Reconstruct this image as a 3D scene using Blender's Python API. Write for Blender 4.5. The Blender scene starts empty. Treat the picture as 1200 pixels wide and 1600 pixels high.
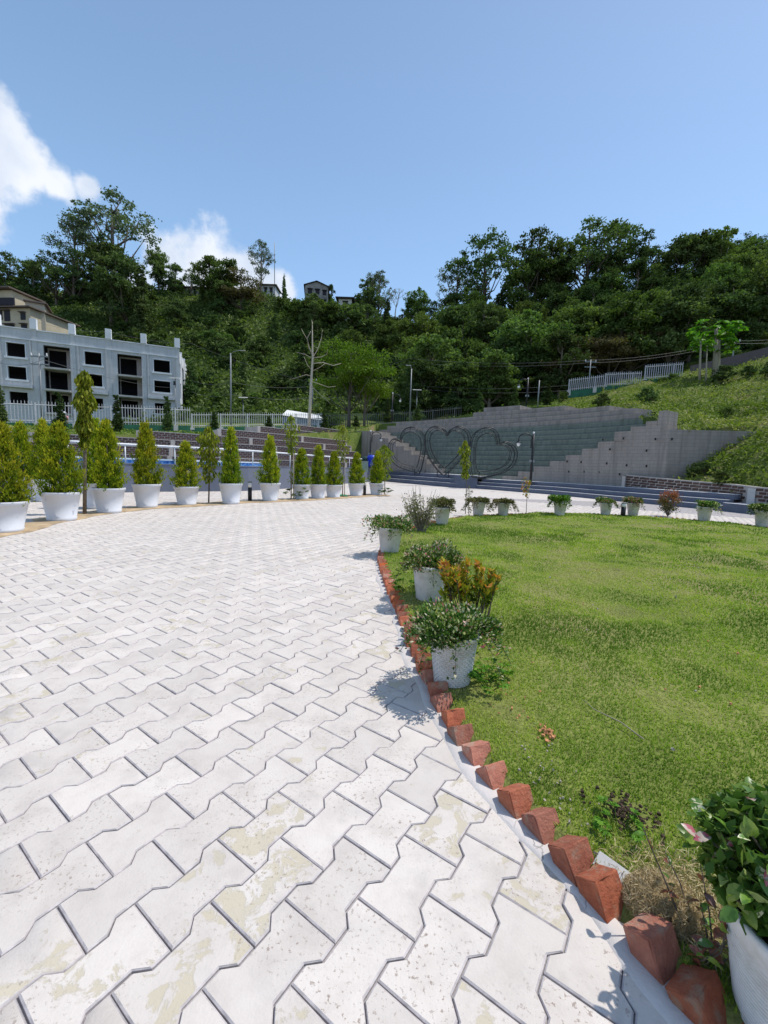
import bpy, bmesh, math, random
import numpy as np
from mathutils import Vector, Matrix
R = math.radians
rng = np.random.default_rng(7)
random.seed(7)
scene = bpy.context.scene
col = scene.collection

# ------------------------------------------------------------------ camera
EYE = 1.1
FPX, HOR, ROLL = 660.0, 728.0, 0.033          # focal length in pixels of a 1200 px wide picture
_r = math.atan(ROLL)
_p = math.atan((800 - HOR) * math.cos(_r) / FPX)
Fv = np.array([0, math.cos(_p), -math.sin(_p)])
_U0 = np.array([0, math.sin(_p), math.cos(_p)]); _R0 = np.array([1.0, 0, 0])
Rv = _R0 * math.cos(_r) + _U0 * math.sin(_r)
Uv = -_R0 * math.sin(_r) + _U0 * math.cos(_r)
def ray(x, y): return Fv + Rv * (x - 600) / FPX + Uv * (800 - y) / FPX
def g(x, y, z=0.0):
    v = ray(x, y); return v * ((z - EYE) / v[2]) + np.array([0, 0, EYE])
def at(x, y, Y):
    v = ray(x, y); return v * (Y / v[1]) + np.array([0, 0, EYE])
cd = bpy.data.cameras.new('camera'); cam = bpy.data.objects.new('camera', cd); col.objects.link(cam)
cd.sensor_fit = 'HORIZONTAL'; cd.sensor_width = 36; cd.lens = 36 * FPX / 1200
cd.clip_start = 0.02; cd.clip_end = 5000
m3 = Matrix([[Rv[i], Uv[i], -Fv[i]] for i in range(3)])
cam.matrix_world = Matrix.Translation((0, 0, EYE)) @ m3.to_4x4()
scene.camera = cam

# ------------------------------------------------------------------ light
SUN_AZ = 72.0      # clockwise from +Y
SUN_EL = 62.0
w = bpy.data.worlds.new('World'); scene.world = w; w.use_nodes = True
nt = w.node_tree; N = nt.nodes; L = nt.links
N.clear()
def nd(t, **k):
    n = N.new(t)
    for a, b in k.items(): setattr(n, a, b)
    return n
sky = nd('ShaderNodeTexSky'); sky.sky_type = 'NISHITA'; sky.sun_disc = False
sky.sun_elevation = R(SUN_EL); sky.sun_rotation = R(SUN_AZ)
sky.altitude = 100; sky.air_density = 1.0; sky.dust_density = 0.6; sky.ozone_density = 2.0
bg = nd('ShaderNodeBackground'); bg.inputs['Strength'].default_value = 0.15
wo = nd('ShaderNodeOutputWorld')
tc = nd('ShaderNodeTexCoord')
nz = nd('ShaderNodeTexNoise'); nz.inputs['Scale'].default_value = 5.5; nz.inputs['Detail'].default_value = 9; nz.inputs['Roughness'].default_value = 0.58
L.new(tc.outputs['Generated'], nz.inputs['Vector'])
last = None
def blob(px, py, rad, vec=None):
    global last
    c = vec if vec is not None else ray(px, py); c = np.array(c) / np.linalg.norm(c)
    d = nd('ShaderNodeVectorMath', operation='DISTANCE'); L.new(tc.outputs['Generated'], d.inputs[0]); d.inputs[1].default_value = tuple(c)
    m = nd('ShaderNodeMath', operation='DIVIDE'); L.new(d.outputs['Value'], m.inputs[0]); m.inputs[1].default_value = rad
    s = nd('ShaderNodeMath', operation='SUBTRACT'); s.inputs[0].default_value = 1.0; L.new(m.outputs[0], s.inputs[1])
    if last is None: last = s
    else:
        x = nd('ShaderNodeMath', operation='MAXIMUM'); L.new(last.outputs[0], x.inputs[0]); L.new(s.outputs[0], x.inputs[1]); last = x
for a in [(-60, 225, .105), (0, 232, .085), (45, 262, .075), (92, 285, .06), (132, 290, .045), (-90, 280, .10), (215, 440, .085), (262, 425, .095), (322, 414, .10), (375, 432, .09), (425, 450, .065), (320, 490, .17)]: blob(*a)
for v, rad in [((-1, .2, .35), .3), ((-1, -.6, .3), .35), ((.2, -1, .4), .3), ((1, -.5, .25), .25), ((-.3, -1, .2), .3), ((1, .9, .12), .12)]: blob(0, 0, rad, v)
cmx = nd('ShaderNodeMath', operation='MAXIMUM'); L.new(last.outputs[0], cmx.inputs[0]); cmx.inputs[1].default_value = -0.6
a1 = nd('ShaderNodeMath', operation='MULTIPLY_ADD'); L.new(nz.outputs['Fac'], a1.inputs[0]); a1.inputs[1].default_value = 2.6; L.new(cmx.outputs[0], a1.inputs[2])
mr = nd('ShaderNodeMapRange', interpolation_type='SMOOTHSTEP'); L.new(a1.outputs[0], mr.inputs['Value'])
mr.inputs['From Min'].default_value = 1.5; mr.inputs['From Max'].default_value = 1.86; mr.inputs['To Max'].default_value = 0.92
n2 = nd('ShaderNodeTexNoise'); n2.inputs['Scale'].default_value = 9; n2.inputs['Detail'].default_value = 6
L.new(tc.outputs['Generated'], n2.inputs['Vector'])
cr = nd('ShaderNodeValToRGB'); L.new(n2.outputs['Fac'], cr.inputs['Fac'])
cr.color_ramp.elements[0].position = .35; cr.color_ramp.elements[0].color = (4.6, 5.2, 6.2, 1)
cr.color_ramp.elements[1].position = .62; cr.color_ramp.elements[1].color = (6.6, 6.8, 7.2, 1)
# a little thin high veil that whitens the blue
vm = nd('ShaderNodeMix', data_type='RGBA'); sz_ = nd('ShaderNodeSeparateXYZ'); L.new(tc.outputs['Generated'], sz_.inputs[0])
e1 = nd('ShaderNodeMapRange'); L.new(sz_.outputs[2], e1.inputs['Value']); e1.inputs['From Min'].default_value = 0.0; e1.inputs['From Max'].default_value = 0.95; e1.inputs['To Min'].default_value = 1.0; e1.inputs['To Max'].default_value = 0.0
e2 = nd('ShaderNodeMath', operation='POWER'); L.new(e1.outputs[0], e2.inputs[0]); e2.inputs[1].default_value = 1.6
e3 = nd('ShaderNodeMath', operation='MULTIPLY_ADD'); L.new(e2.outputs[0], e3.inputs[0]); e3.inputs[1].default_value = 0.62; e3.inputs[2].default_value = 0.12; L.new(e3.outputs[0], vm.inputs['Factor'])
L.new(sky.outputs['Color'], vm.inputs['A']); vm.inputs['B'].default_value = (3.2, 5.5, 8.7, 1)
mx = nd('ShaderNodeMix', data_type='RGBA'); L.new(mr.outputs['Result'], mx.inputs['Factor']); L.new(vm.outputs['Result'], mx.inputs['A']); L.new(cr.outputs['Color'], mx.inputs['B'])
L.new(mx.outputs['Result'], bg.inputs['Color']); L.new(bg.outputs[0], wo.inputs[0])
sd = bpy.data.lights.new('sun', 'SUN'); sun = bpy.data.objects.new('sun', sd); col.objects.link(sun)
sd.energy = 4.0; sd.angle = R(0.53); sd.color = (1.0, 0.955, 0.89)
S = Vector((math.cos(R(SUN_EL)) * math.sin(R(SUN_AZ)), math.cos(R(SUN_EL)) * math.cos(R(SUN_AZ)), math.sin(R(SUN_EL))))
sun.rotation_euler = (-S).to_track_quat('-Z', 'Y').to_euler()
scene.view_settings.view_transform = 'Standard'; scene.view_settings.look = 'None'
scene.view_settings.exposure = 0.0; scene.view_settings.gamma = 1; scene.view_settings.use_curve_mapping = False

# ------------------------------------------------------------------ materials
class MatB:
    def __init__(s, name, rough=.8, spec=.3):
        s.m = bpy.data.materials.new(name); s.m.use_nodes = True; s.t = s.m.node_tree
        s.b = s.t.nodes['Principled BSDF']; s.b.inputs['Roughness'].default_value = rough
        s.b.inputs['Specular IOR Level'].default_value = spec
        s.tc = s.t.nodes.new('ShaderNodeTexCoord'); s.vec = s.tc.outputs['Object']
    def n(s, t, **k):
        n = s.t.nodes.new(t)
        for a, b in k.items(): setattr(n, a, b)
        return n
    def l(s, a, b): s.t.links.new(a, b)
    def noise(s, scale, detail=4, rough=.55, vec=None, dist=0):
        n = s.n('ShaderNodeTexNoise'); n.inputs['Scale'].default_value = scale; n.inputs['Detail'].default_value = detail
        n.inputs['Roughness'].default_value = rough; n.inputs['Distortion'].default_value = dist
        s.l(vec or s.vec, n.inputs['Vector']); return n.outputs['Fac']
    def ramp(s, fac, els, interp='LINEAR'):
        n = s.n('ShaderNodeValToRGB'); n.color_ramp.interpolation = interp
        r = n.color_ramp
        while len(r.elements) < len(els): r.elements.new(.5)
        for e, (p, c) in zip(r.elements, els): e.position = p; e.color = (*c, 1) if len(c) == 3 else c
        s.l(fac, n.inputs['Fac']); return n.outputs['Color']
    def mix(s, fac, a, b, blend='MIX'):
        n = s.n('ShaderNodeMix', data_type='RGBA', blend_type=blend)
        for v, k in ((fac, 'Factor'), (a, 'A'), (b, 'B')):
            if hasattr(v, 'is_linked'): s.l(v, n.inputs[k])
            elif k == 'Factor': n.inputs[k].default_value = v
            else: n.inputs[k].default_value = (*v, 1)
        return n.outputs['Result']
    def math(s, op, a, b=0.0, c=0.0):
        n = s.n('ShaderNodeMath', operation=op)
        for i, v in enumerate((a, b, c)):
            if hasattr(v, 'is_linked'): s.l(v, n.inputs[i])
            else: n.inputs[i].default_value = v
        return n.outputs[0]
    def attr(s, name):
        n = s.n('ShaderNodeAttribute'); n.attribute_name = name; return n.outputs['Fac']
    def rand(s): return s.n('ShaderNodeObjectInfo').outputs['Random']
    def bump(s, h, strength=.3, dist=.01):
        n = s.n('ShaderNodeBump'); n.inputs['Strength'].default_value = strength; n.inputs['Distance'].default_value = dist
        s.l(h, n.inputs['Height']); s.l(n.outputs[0], s.b.inputs['Normal'])
    def color(s, c):
        if hasattr(c, 'is_linked'): s.l(c, s.b.inputs['Base Color'])
        else: s.b.inputs['Base Color'].default_value = (*c, 1)
        return s
def plain(name, c, rough=.7, metal=0, var=.12, scale=6, bump=.15, bscale=60):
    s = MatB(name, rough); s.b.inputs['Metallic'].default_value = metal
    a = s.noise(scale, 5); s.color(s.ramp(a, [(.3, tuple(x * (1 - var) for x in c)), (.7, tuple(min(1, x * (1 + var)) for x in c))]))
    if bump: s.bump(s.noise(bscale, 3), bump, .01)
    return s.m
def leafmat(name, cols, rough=.5, trans=.25, obj_var=.25, big=0.0, spec=.12):
    """leaf colours picked per leaf by the attribute 'tint'; each plant shifts a little by its own random number"""
    s = MatB(name, max(rough, .55), spec)
    c = s.ramp(s.attr('tint'), cols)
    h = s.n('ShaderNodeHueSaturation'); s.l(c, h.inputs['Color'])
    rr = s.rand()
    s.l(s.math('MULTIPLY_ADD', rr, .035, .4825), h.inputs['Hue'])
    r2 = s.math('FRACT', s.math('MULTIPLY', rr, 7.31))
    v = s.math('MULTIPLY_ADD', r2, obj_var * 2, 1 - obj_var)
    if big:
        nn = s.noise(big, 3); v = s.math('MULTIPLY', v, s.math('MULTIPLY_ADD', nn, 1.3, .35))
    s.l(v, h.inputs['Value'])
    s.l(h.outputs[0], s.b.inputs['Base Color'])
    if trans:
        tr = s.n('ShaderNodeBsdfTranslucent'); 
        g2 = s.mix(1.0, h.outputs[0], (1.0, 1.25, .45), 'MULTIPLY'); s.l(g2, tr.inputs['Color'])
        ms = s.n('ShaderNodeMixShader'); ms.inputs[0].default_value = trans
        s.l(s.b.outputs[0], ms.inputs[1]); s.l(tr.outputs[0], ms.inputs[2])
        s.l(ms.outputs[0], s.t.nodes['Material Output'].inputs['Surface'])
    return s.m

# ------------------------------------------------------------------ mesh helpers
def npmesh(name, V, F, tint=None, smooth=False):
    """V (n,3); F (m,k) equal sided faces"""
    V = np.asarray(V, np.float32); F = np.asarray(F, np.int32)
    me = bpy.data.meshes.new(name); me.vertices.add(len(V)); me.vertices.foreach_set('co', V.ravel())
    k = F.shape[1]; me.loops.add(F.size); me.loops.foreach_set('vertex_index', F.ravel())
    me.polygons.add(len(F)); me.polygons.foreach_set('loop_start', np.arange(0, F.size, k, dtype=np.int32))
    me.polygons.foreach_set('loop_total', np.full(len(F), k, np.int32))
    if smooth: me.polygons.foreach_set('use_smooth', np.ones(len(F), bool))
    me.update(calc_edges=True)
    if tint is not None:
        a = me.attributes.new('tint', 'FLOAT', 'FACE'); a.data.foreach_set('value', np.asarray(tint, np.float32))
    return me
class MB:
    def __init__(s): s.v = []; s.f = []; s.sm = []
    def add(s, vs, fs, smooth=False):
        o = len(s.v); s.v += [tuple(map(float, p)) for p in vs]; s.f += [tuple(i + o for i in f) for f in fs]; s.sm += [smooth] * len(fs); return s
    def box(s, c, d, rz=0.0, M=None, taper=1.0):
        x, y, z = (q / 2 for q in d); vs = []
        for sz in (-1, 1):
            t = taper if sz > 0 else 1
            for a, b in ((-1, -1), (1, -1), (1, 1), (-1, 1)): vs.append(Vector((a * x * t, b * y * t, sz * z)))
        M4 = M if M is not None else Matrix.Rotation(rz, 4, 'Z')
        vs = [M4 @ q + Vector(c) for q in vs]
        return s.add(vs, [(3, 2, 1, 0), (4, 5, 6, 7), (0, 1, 5, 4), (1, 2, 6, 5), (2, 3, 7, 6), (3, 0, 4, 7)])
    def slab(s, a, b, z0, z1, th, off=0.0):
        """vertical slab from a to b (plan), thickness th to the left of a->b starting at off"""
        a = np.array(a[:2], float); b = np.array(b[:2], float); d = (b - a) / np.linalg.norm(b - a); n = np.array([-d[1], d[0]])
        z0 = z0 if hasattr(z0, '__len__') else (z0, z0); z1 = z1 if hasattr(z1, '__len__') else (z1, z1)
        p = [a + n * off, b + n * off, b + n * (off + th), a + n * (off + th)]
        vs = [(*p[0], z0[0]), (*p[1], z0[1]), (*p[2], z0[1]), (*p[3], z0[0]), (*p[0], z1[0]), (*p[1], z1[1]), (*p[2], z1[1]), (*p[3], z1[0])]
        return s.add(vs, [(3, 2, 1, 0), (4, 5, 6, 7), (0, 1, 5, 4), (1, 2, 6, 5), (2, 3, 7, 6), (3, 0, 4, 7)])
    def tube(s, pts, rad, n=6, cap=True, smooth=True, closed=False):
        pts = [Vector(p) for p in pts]; rr = rad if hasattr(rad, '__len__') else [rad] * len(pts)
        vs = []; fs = []; m = len(pts)
        up = Vector((0.13, .07, 1)).normalized()
        for i, p in enumerate(pts):
            if closed: t = pts[(i + 1) % m] - pts[i - 1]
            else: t = pts[min(i + 1, m - 1)] - pts[max(i - 1, 0)]
            if t.length < 1e-9: t = Vector((0, 0, 1))
            t.normalize(); u = up if abs(t.dot(up)) < .95 else Vector((1, 0, 0))
            a = t.cross(u).normalized(); b = t.cross(a)
            for k in range(n):
                an = 2 * math.pi * k / n; vs.append(p + (a * math.cos(an) + b * math.sin(an)) * rr[i])
        for i in range(m if closed else m - 1):
            j = (i + 1) % m
            for k in range(n): fs.append((i * n + k, j * n + k, j * n + (k + 1) % n, i * n + (k + 1) % n))
        if cap and not closed: fs.append(tuple(range(n))); fs.append(tuple(range((m - 1) * n, m * n))[::-1])
        return s.add(vs, fs, smooth)
    def lathe(s, prof, c=(0, 0, 0), n=24, smooth=True, jit=0):
        vs = []; fs = []; m = len(prof)
        for r, z in prof:
            for k in range(n): an = 2 * math.pi * k / n; vs.append((c[0] + r * math.cos(an), c[1] + r * math.sin(an), c[2] + z))
        for i in range(m - 1):
            for k in range(n): fs.append((i * n + k, i * n + (k + 1) % n, (i + 1) * n + (k + 1) % n, (i + 1) * n + k))
        return s.add(vs, fs, smooth)
    def mesh(s, name, org=(0, 0, 0)):
        me = bpy.data.meshes.new(name); o = org
        me.from_pydata([(x - o[0], y - o[1], z - o[2]) for x, y, z in s.v], [], s.f)
        me.polygons.foreach_set('use_smooth', s.sm); me.update(); return me
    def build(s, name, mat, parent=None, org=None, loc=None):
        if org is None: org = tuple(root_loc(parent)) if parent else (0, 0, 0)
        return link(name, s.mesh(name, org), mat, parent, loc)
def root_loc(o):
    while o.parent: o = o.parent
    return o.location
def link(name, me, mat=None, parent=None, loc=None):
    if mat is not None and not me.materials: me.materials.append(mat)
    o = bpy.data.objects.new(name, me); col.objects.link(o)
    if parent: o.parent = parent
    if loc is not None: o.location = loc
    return o
def tag(o, label=None, cat=None, group=None, kind=None):
    if label: o['label'] = label
    if cat: o['category'] = cat
    if group: o['group'] = group
    if kind: o['kind'] = kind
    return o
def thing(name, label, cat, loc=(0, 0, 0), group=None, rz=0):
    o = bpy.data.objects.new(name, None); o.empty_display_size = .2; col.objects.link(o)
    o.location = tuple(map(float, loc)); o.rotation_euler = (0, 0, rz)
    return tag(o, label, cat, group)
def kids(root):
    return [o for o in bpy.data.objects if o.parent == root]
KID = {}
def copy_thing(root, loc, rz=0, sc=1, label=None, group=None, tilt=(0, 0), cat=None):
    """copy a thing with its parts and sub-parts"""
    r = root.copy(); col.objects.link(r); r.location = tuple(map(float, loc)); r.rotation_euler = (tilt[0], tilt[1], rz)
    r.scale = sc if hasattr(sc, '__len__') else (sc, sc, sc)
    if label: r['label'] = label
    if group: r['group'] = group
    if cat: r['category'] = cat
    if root.name not in KID: KID[root.name] = [(c, kids(c)) for c in kids(root)]
    for ch, gr in KID[root.name]:
        c = ch.copy(); col.objects.link(c); c.parent = r
        for q in gr:
            d = q.copy(); col.objects.link(d); d.parent = c
    return r
def place(root, loc, rz=0, sc=1, label=None, group=None, tilt=(0, 0)):
    """first use moves the thing itself, later uses copy it"""
    if root.get('used'): return copy_thing(root, loc, rz, sc, label, group, tilt)
    if root.name not in KID: KID[root.name] = [(c, kids(c)) for c in kids(root)]
    root['used'] = 1; root.location = tuple(map(float, loc)); root.rotation_euler = (tilt[0], tilt[1], rz)
    root.scale = sc if hasattr(sc, '__len__') else (sc, sc, sc)
    if label: root['label'] = label
    if group: root['group'] = group
    return root
def unit(v): return v / np.maximum(np.linalg.norm(v, axis=-1, keepdims=True), 1e-9)
def leaves(C, size, up=.4, aspect=.5, D=None, r=None, droop=0.0):
    """diamond leaves as folded quads. C centres (n,3), size scalar or (n,), D optional long axis"""
    r = r or rng; n = len(C); size = np.broadcast_to(np.asarray(size, float), (n,))[:, None]
    d = r.normal(size=(n, 3)) if D is None else D + r.normal(size=(n, 3)) * .35
    d[:, 2] -= droop; d = unit(d)
    nn = r.normal(size=(n, 3)) * (1 - up) + np.array([0, 0, 1]) * up * 1.6
    s_ = unit(np.cross(d, nn)); nm = unit(np.cross(s_, d))
    a = C - d * size * .5; b = C + d * size * .5
    w_ = size * aspect * .5
    c1 = C + s_ * w_ + nm * size * .1; c2 = C - s_ * w_ + nm * size * .1
    V = np.stack([a, c1, b, c2], 1).reshape(-1, 3); F = np.arange(4 * n).reshape(n, 4)
    return V, F
def smoothnoise(x, y, sc, seed=0):
    """cheap 2-D value noise"""
    x = np.asarray(x, float) / sc; y = np.asarray(y, float) / sc
    xi = np.floor(x).astype(int); yi = np.floor(y).astype(int); fx = x - xi; fy = y - yi
    fx = fx * fx * (3 - 2 * fx); fy = fy * fy * (3 - 2 * fy)
    def h(a, b):
        v = np.sin((a * 127.1 + b * 311.7 + seed * 74.7)) * 43758.5453; return v - np.floor(v)
    return (h(xi, yi) * (1 - fx) + h(xi + 1, yi) * fx) * (1 - fy) + (h(xi, yi + 1) * (1 - fx) + h(xi + 1, yi + 1) * fx) * fy
def inpoly(P, poly):
    x, y = P[:, 0], P[:, 1]; ins = np.zeros(len(P), bool); j = len(poly) - 1
    for i in range(len(poly)):
        xi, yi = poly[i]; xj, yj = poly[j]
        c = ((yi > y) != (yj > y)) & (x < (xj - xi) * (y - yi) / (yj - yi + 1e-12) + xi); ins ^= c; j = i
    return ins
def catmull(P, n=12, closed=False):
    P = np.asarray(P, float); m = len(P); out = []
    for i in range(m if closed else m - 1):
        p0 = P[(i - 1) % m] if closed or i > 0 else P[0]; p1 = P[i]; p2 = P[(i + 1) % m]; p3 = P[(i + 2) % m] if closed or i + 2 < m else P[-1]
        for k in range(n):
            t = k / n; out.append(.5 * ((2 * p1) + (-p0 + p2) * t + (2 * p0 - 5 * p1 + 4 * p2 - p3) * t * t + (-p0 + 3 * p1 - 3 * p2 + p3) * t ** 3))
    if not closed: out.append(P[-1])
    return np.array(out)
def resample(P, step, closed=False):
    P = np.asarray(P, float)
    if closed: P = np.vstack([P, P[:1]])
    d = np.r_[0, np.cumsum(np.linalg.norm(np.diff(P, axis=0), axis=1))]
    t = np.arange(0, d[-1], step); return np.stack([np.interp(t, d, P[:, i]) for i in range(P.shape[1])], 1)
# ------------------------------------------------------------------ surface materials
def paver_mat(name, per_face):
    s = MatB(name, .82, .25)
    if per_face:
        r = s.attr('tint')
    else: r = s.rand()
    off = s.n('ShaderNodeVectorMath', operation='ADD'); s.l(s.vec, off.inputs[0])
    cx = s.n('ShaderNodeCombineXYZ'); k = s.math('MULTIPLY', r, 57.0); s.l(k, cx.inputs[0]); s.l(s.math('MULTIPLY', r, 91.0), cx.inputs[1]); s.l(cx.outputs[0], off.inputs[1])
    v = off.outputs[0]
    base = s.ramp(s.noise(7, 6, .6, v), [(.3, (.53, .475, .425)), (.5, (.62, .56, .505)), (.75, (.665, .61, .555))])
    hv = s.math('MULTIPLY_ADD', s.math('FRACT', s.math('MULTIPLY', r, 13.7)), .14, .9)
    hs = s.n('ShaderNodeHueSaturation'); s.l(base, hs.inputs['Color']); s.l(hv, hs.inputs['Value'])
    # worn places where the white wash has gone and the buff concrete shows
    big = s.noise(12, 8, .66, v, .5); sel = s.math('FRACT', s.math('MULTIPLY', r, 5.3))
    thr = s.math('MULTIPLY_ADD', s.math('POWER', sel, 1.7), .25, 0.0)
    xs = s.n('ShaderNodeSeparateXYZ'); s.l(s.n('ShaderNodeNewGeometry').outputs['Position'], xs.inputs[0]); mrr = s.n('ShaderNodeMapRange', interpolation_type='SMOOTHSTEP'); s.l(xs.outputs[0], mrr.inputs['Value']); mrr.inputs['From Min'].default_value = -1.1; mrr.inputs['From Max'].default_value = .1; mrr.inputs['To Max'].default_value = .045; thr = s.math('ADD', thr, mrr.outputs[0])
    worn = s.ramp(s.math('ADD', s.math('SUBTRACT', big, .77), thr), [(.0, (0, 0, 0)), (.025, (.6, .6, .6)), (.04, (1, 1, 1))])
    c = s.mix(s.math('MULTIPLY', worn, .8), hs.outputs[0], (.50, .44, .315))
    # brown specks
    sp = s.noise(85, 4, .7, v); spm = s.ramp(sp, [(.575, (0, 0, 0)), (.63, (1, 1, 1))])
    patch = s.ramp(s.noise(5, 3, .5, v), [(.42, (0, 0, 0)), (.62, (1, 1, 1))])
    c = s.mix(s.math('MULTIPLY', s.math('MULTIPLY', spm, patch), .8), c, (.24, .18, .14))
    gr = s.ramp(s.noise(3.2, 6, .7, v, .4), [(.54, (0, 0, 0)), (.72, (1, 1, 1))])
    c = s.mix(s.math('MULTIPLY', gr, .45), c, (.42, .39, .37))
    ge = s.n('ShaderNodeNewGeometry').outputs['Position']; wg = s.ramp(s.noise(.55, 7, .68, ge), [(.42, (0, 0, 0)), (.72, (1, 1, 1))]); c = s.mix(s.math('MULTIPLY', wg, .32), c, (.42, .385, .35))
    wf = s.ramp(s.noise(6, 6, .7, ge), [(.55, (0, 0, 0)), (.72, (1, 1, 1))]); c = s.mix(s.math('MULTIPLY', wf, .28), c, (.36, .32, .29))
    s.color(c)
    h = s.math('ADD', s.noise(150, 4, .6, v), s.math('MULTIPLY', worn, -1.2))
    s.bump(h, .35, .004)
    return s.m
M_pav1 = paver_mat('whitewashed_paver', False); M_pav2 = paver_mat('whitewashed_paver_far', True)
M_joint = plain('joint_sand', (.36, .33, .32), .95, var=.4, scale=14, bump=.5, bscale=200)
def farpave():
    s = MatB('whitewashed_paving', .85, .2)
    mp = s.n('ShaderNodeMapping'); mp.inputs['Rotation'].default_value = (0, 0, R(-55.28)); s.l(s.vec, mp.inputs['Vector'])
    b = s.n('ShaderNodeTexBrick'); s.l(mp.outputs[0], b.inputs['Vector']); b.inputs['Scale'].default_value = 1
    b.inputs['Brick Width'].default_value = .228; b.inputs['Row Height'].default_value = .1445; b.inputs['Mortar Size'].default_value = .005
    b.inputs['Color1'].default_value = (.61, .555, .50, 1); b.inputs['Color2'].default_value = (.57, .515, .47, 1); b.inputs['Mortar'].default_value = (.36, .34, .33, 1)
    c = s.mix(s.ramp(s.noise(.9, 6, .65), [(.5, (0, 0, 0)), (.75, (.45, .45, .45))]), b.outputs['Color'], (.43, .40, .36)); s.color(c); s.bump(b.outputs['Fac'], .3, -.004)
    return s.m
M_far = farpave()
def cement():
    s = MatB('cement_apron', .85, .2)
    c = s.ramp(s.noise(6, 7, .6), [(.3, (.47, .435, .41)), (.6, (.60, .555, .525))])
    v = s.n('ShaderNodeTexVoronoi', feature='DISTANCE_TO_EDGE'); v.inputs['Scale'].default_value = 6
    dv = s.n('ShaderNodeVectorMath', operation='MULTIPLY_ADD'); nzz = s.n('ShaderNodeTexNoise'); nzz.inputs['Scale'].default_value = 9; nzz.inputs['Detail'].default_value = 5
    s.l(s.vec, nzz.inputs['Vector']); s.l(nzz.outputs['Color'], dv.inputs[0]); dv.inputs[1].default_value = (.16, .16, .16); s.l(s.vec, dv.inputs[2]); s.l(dv.outputs[0], v.inputs['Vector'])
    cr = s.ramp(v.outputs['Distance'], [(.004, (1, 1, 1)), (.014, (0, 0, 0))]); keep = s.ramp(s.noise(2.2, 3), [(.48, (0, 0, 0)), (.56, (1, 1, 1))])
    k = s.math('MULTIPLY', cr, keep); c = s.mix(s.math('MULTIPLY', k, .75), c, (.2, .18, .16)); s.color(c)
    s.bump(s.math('SUBTRACT', s.noise(90, 4), k), .4, .006); return s.m
M_cem = cement()
def brickmat(name, c1, c2, dirt=(.25, .2, .16), obj=True):
    s = MatB(name, .85, .2)
    v = s.vec
    if obj:
        off = s.n('ShaderNodeVectorMath', operation='ADD'); s.l(s.vec, off.inputs[0]); cx = s.n('ShaderNodeCombineXYZ'); s.l(s.math('MULTIPLY', s.rand(), 40.0), cx.inputs[0]); s.l(cx.outputs[0], off.inputs[1]); v = off.outputs[0]
    c = s.ramp(s.noise(22, 6, .65, v), [(.3, c1), (.7, c2)])
    d = s.ramp(s.noise(14, 7, .7, v, .5), [(.52, (0, 0, 0)), (.64, (1, 1, 1))]); c = s.mix(s.math('MULTIPLY', d, .75), c, dirt)
    hh_ = s.n('ShaderNodeHueSaturation'); s.l(c, hh_.inputs['Color']); s.l(s.math('MULTIPLY_ADD', s.rand(), .5, .75), hh_.inputs['Value']); s.l(s.math('MULTIPLY_ADD', s.math('FRACT', s.math('MULTIPLY', s.rand(), 9.1)), .25, .85), hh_.inputs['Saturation']); s.color(hh_.outputs[0]); s.bump(s.noise(60, 8, .75, v), .9, .012); return s.m
M_redbrick = brickmat('red_clay_brick', (.36, .10, .055), (.56, .19, .10), (.42, .31, .22))
M_lawnsoil = None
def lawnmat():
    s = MatB('lawn_turf', .95, .1)
    a = s.noise(1.1, 6, .6); b = s.noise(60, 4, .6)
    c = s.ramp(a, [(.3, (.15, .19, .04)), (.5, (.24, .27, .07)), (.7, (.30, .26, .12))])
    c = s.mix(s.ramp(b, [(.35, (.0, .0, .0)), (.7, (.7, .7, .7))]), c, (.05, .06, .018)); s.color(c); s.bump(b, .6, .02); return s.m
M_lawn = lawnmat()
M_grass = leafmat('grass_blades', [(0, (.13, .21, .025)), (.3, (.29, .39, .05)), (.52, (.44, .50, .08)), (.72, (.46, .42, .17)), (.88, (.46, .38, .22)), (1, (.34, .26, .16))], .75, .3, .0)
M_sand = plain('sandy_soil', (.42, .31, .19), .95, var=.3, scale=5, bump=.5, bscale=120)
M_bluestep = plain('blue_grey_paint', (.105, .125, .175), .6, var=.1, scale=3, bump=.08)
M_bluewall = plain('pool_wall_paint', (.15, .17, .225), .6, var=.06, scale=1.5, bump=.05)
M_whiteedge = plain('white_paint', (.74, .74, .74), .7, var=.06)
M_conc = plain('pale_concrete', (.5, .49, .47), .85, var=.15, scale=2)
def blockmat(name, c1, c2, row=.15, width=.3, mort=.75, streak=.65):
    s = MatB(name, .9, .15)
    ax = s.n('ShaderNodeSeparateXYZ'); s.l(s.vec, ax.inputs[0]); cx = s.n('ShaderNodeCombineXYZ')
    s.l(s.math('SUBTRACT', ax.outputs[0], ax.outputs[1]), cx.inputs[0]); s.l(ax.outputs[2], cx.inputs[1])
    b = s.n('ShaderNodeTexBrick'); s.l(cx.outputs[0], b.inputs['Vector']); b.inputs['Scale'].default_value = 1
    b.inputs['Brick Width'].default_value = width * 1.3; b.inputs['Row Height'].default_value = row; b.inputs['Mortar Size'].default_value = .006
    b.inputs['Color1'].default_value = (*c1, 1); b.inputs['Color2'].default_value = (*c2, 1); b.inputs['Mortar'].default_value = (*[q * mort for q in c1], 1)
    n_ = s.noise(.8, 7, .65); c = s.mix(s.ramp(n_, [(.35, (0, 0, 0)), (.75, (.5, .5, .5))]), b.outputs['Color'], tuple(q * .72 for q in c1))
    st = s.n('ShaderNodeMapping'); st.inputs['Scale'].default_value = (3, 3, .25); s.l(s.vec, st.inputs['Vector'])
    c = s.mix(s.ramp(s.noise(1.5, 5, .6, st.outputs[0]), [(.45, (0, 0, 0)), (.68, (streak,) * 3)]), c, tuple(q * .55 for q in c1))
    s.color(c); s.bump(b.outputs['Fac'], .5, -.01); return s.m
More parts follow.
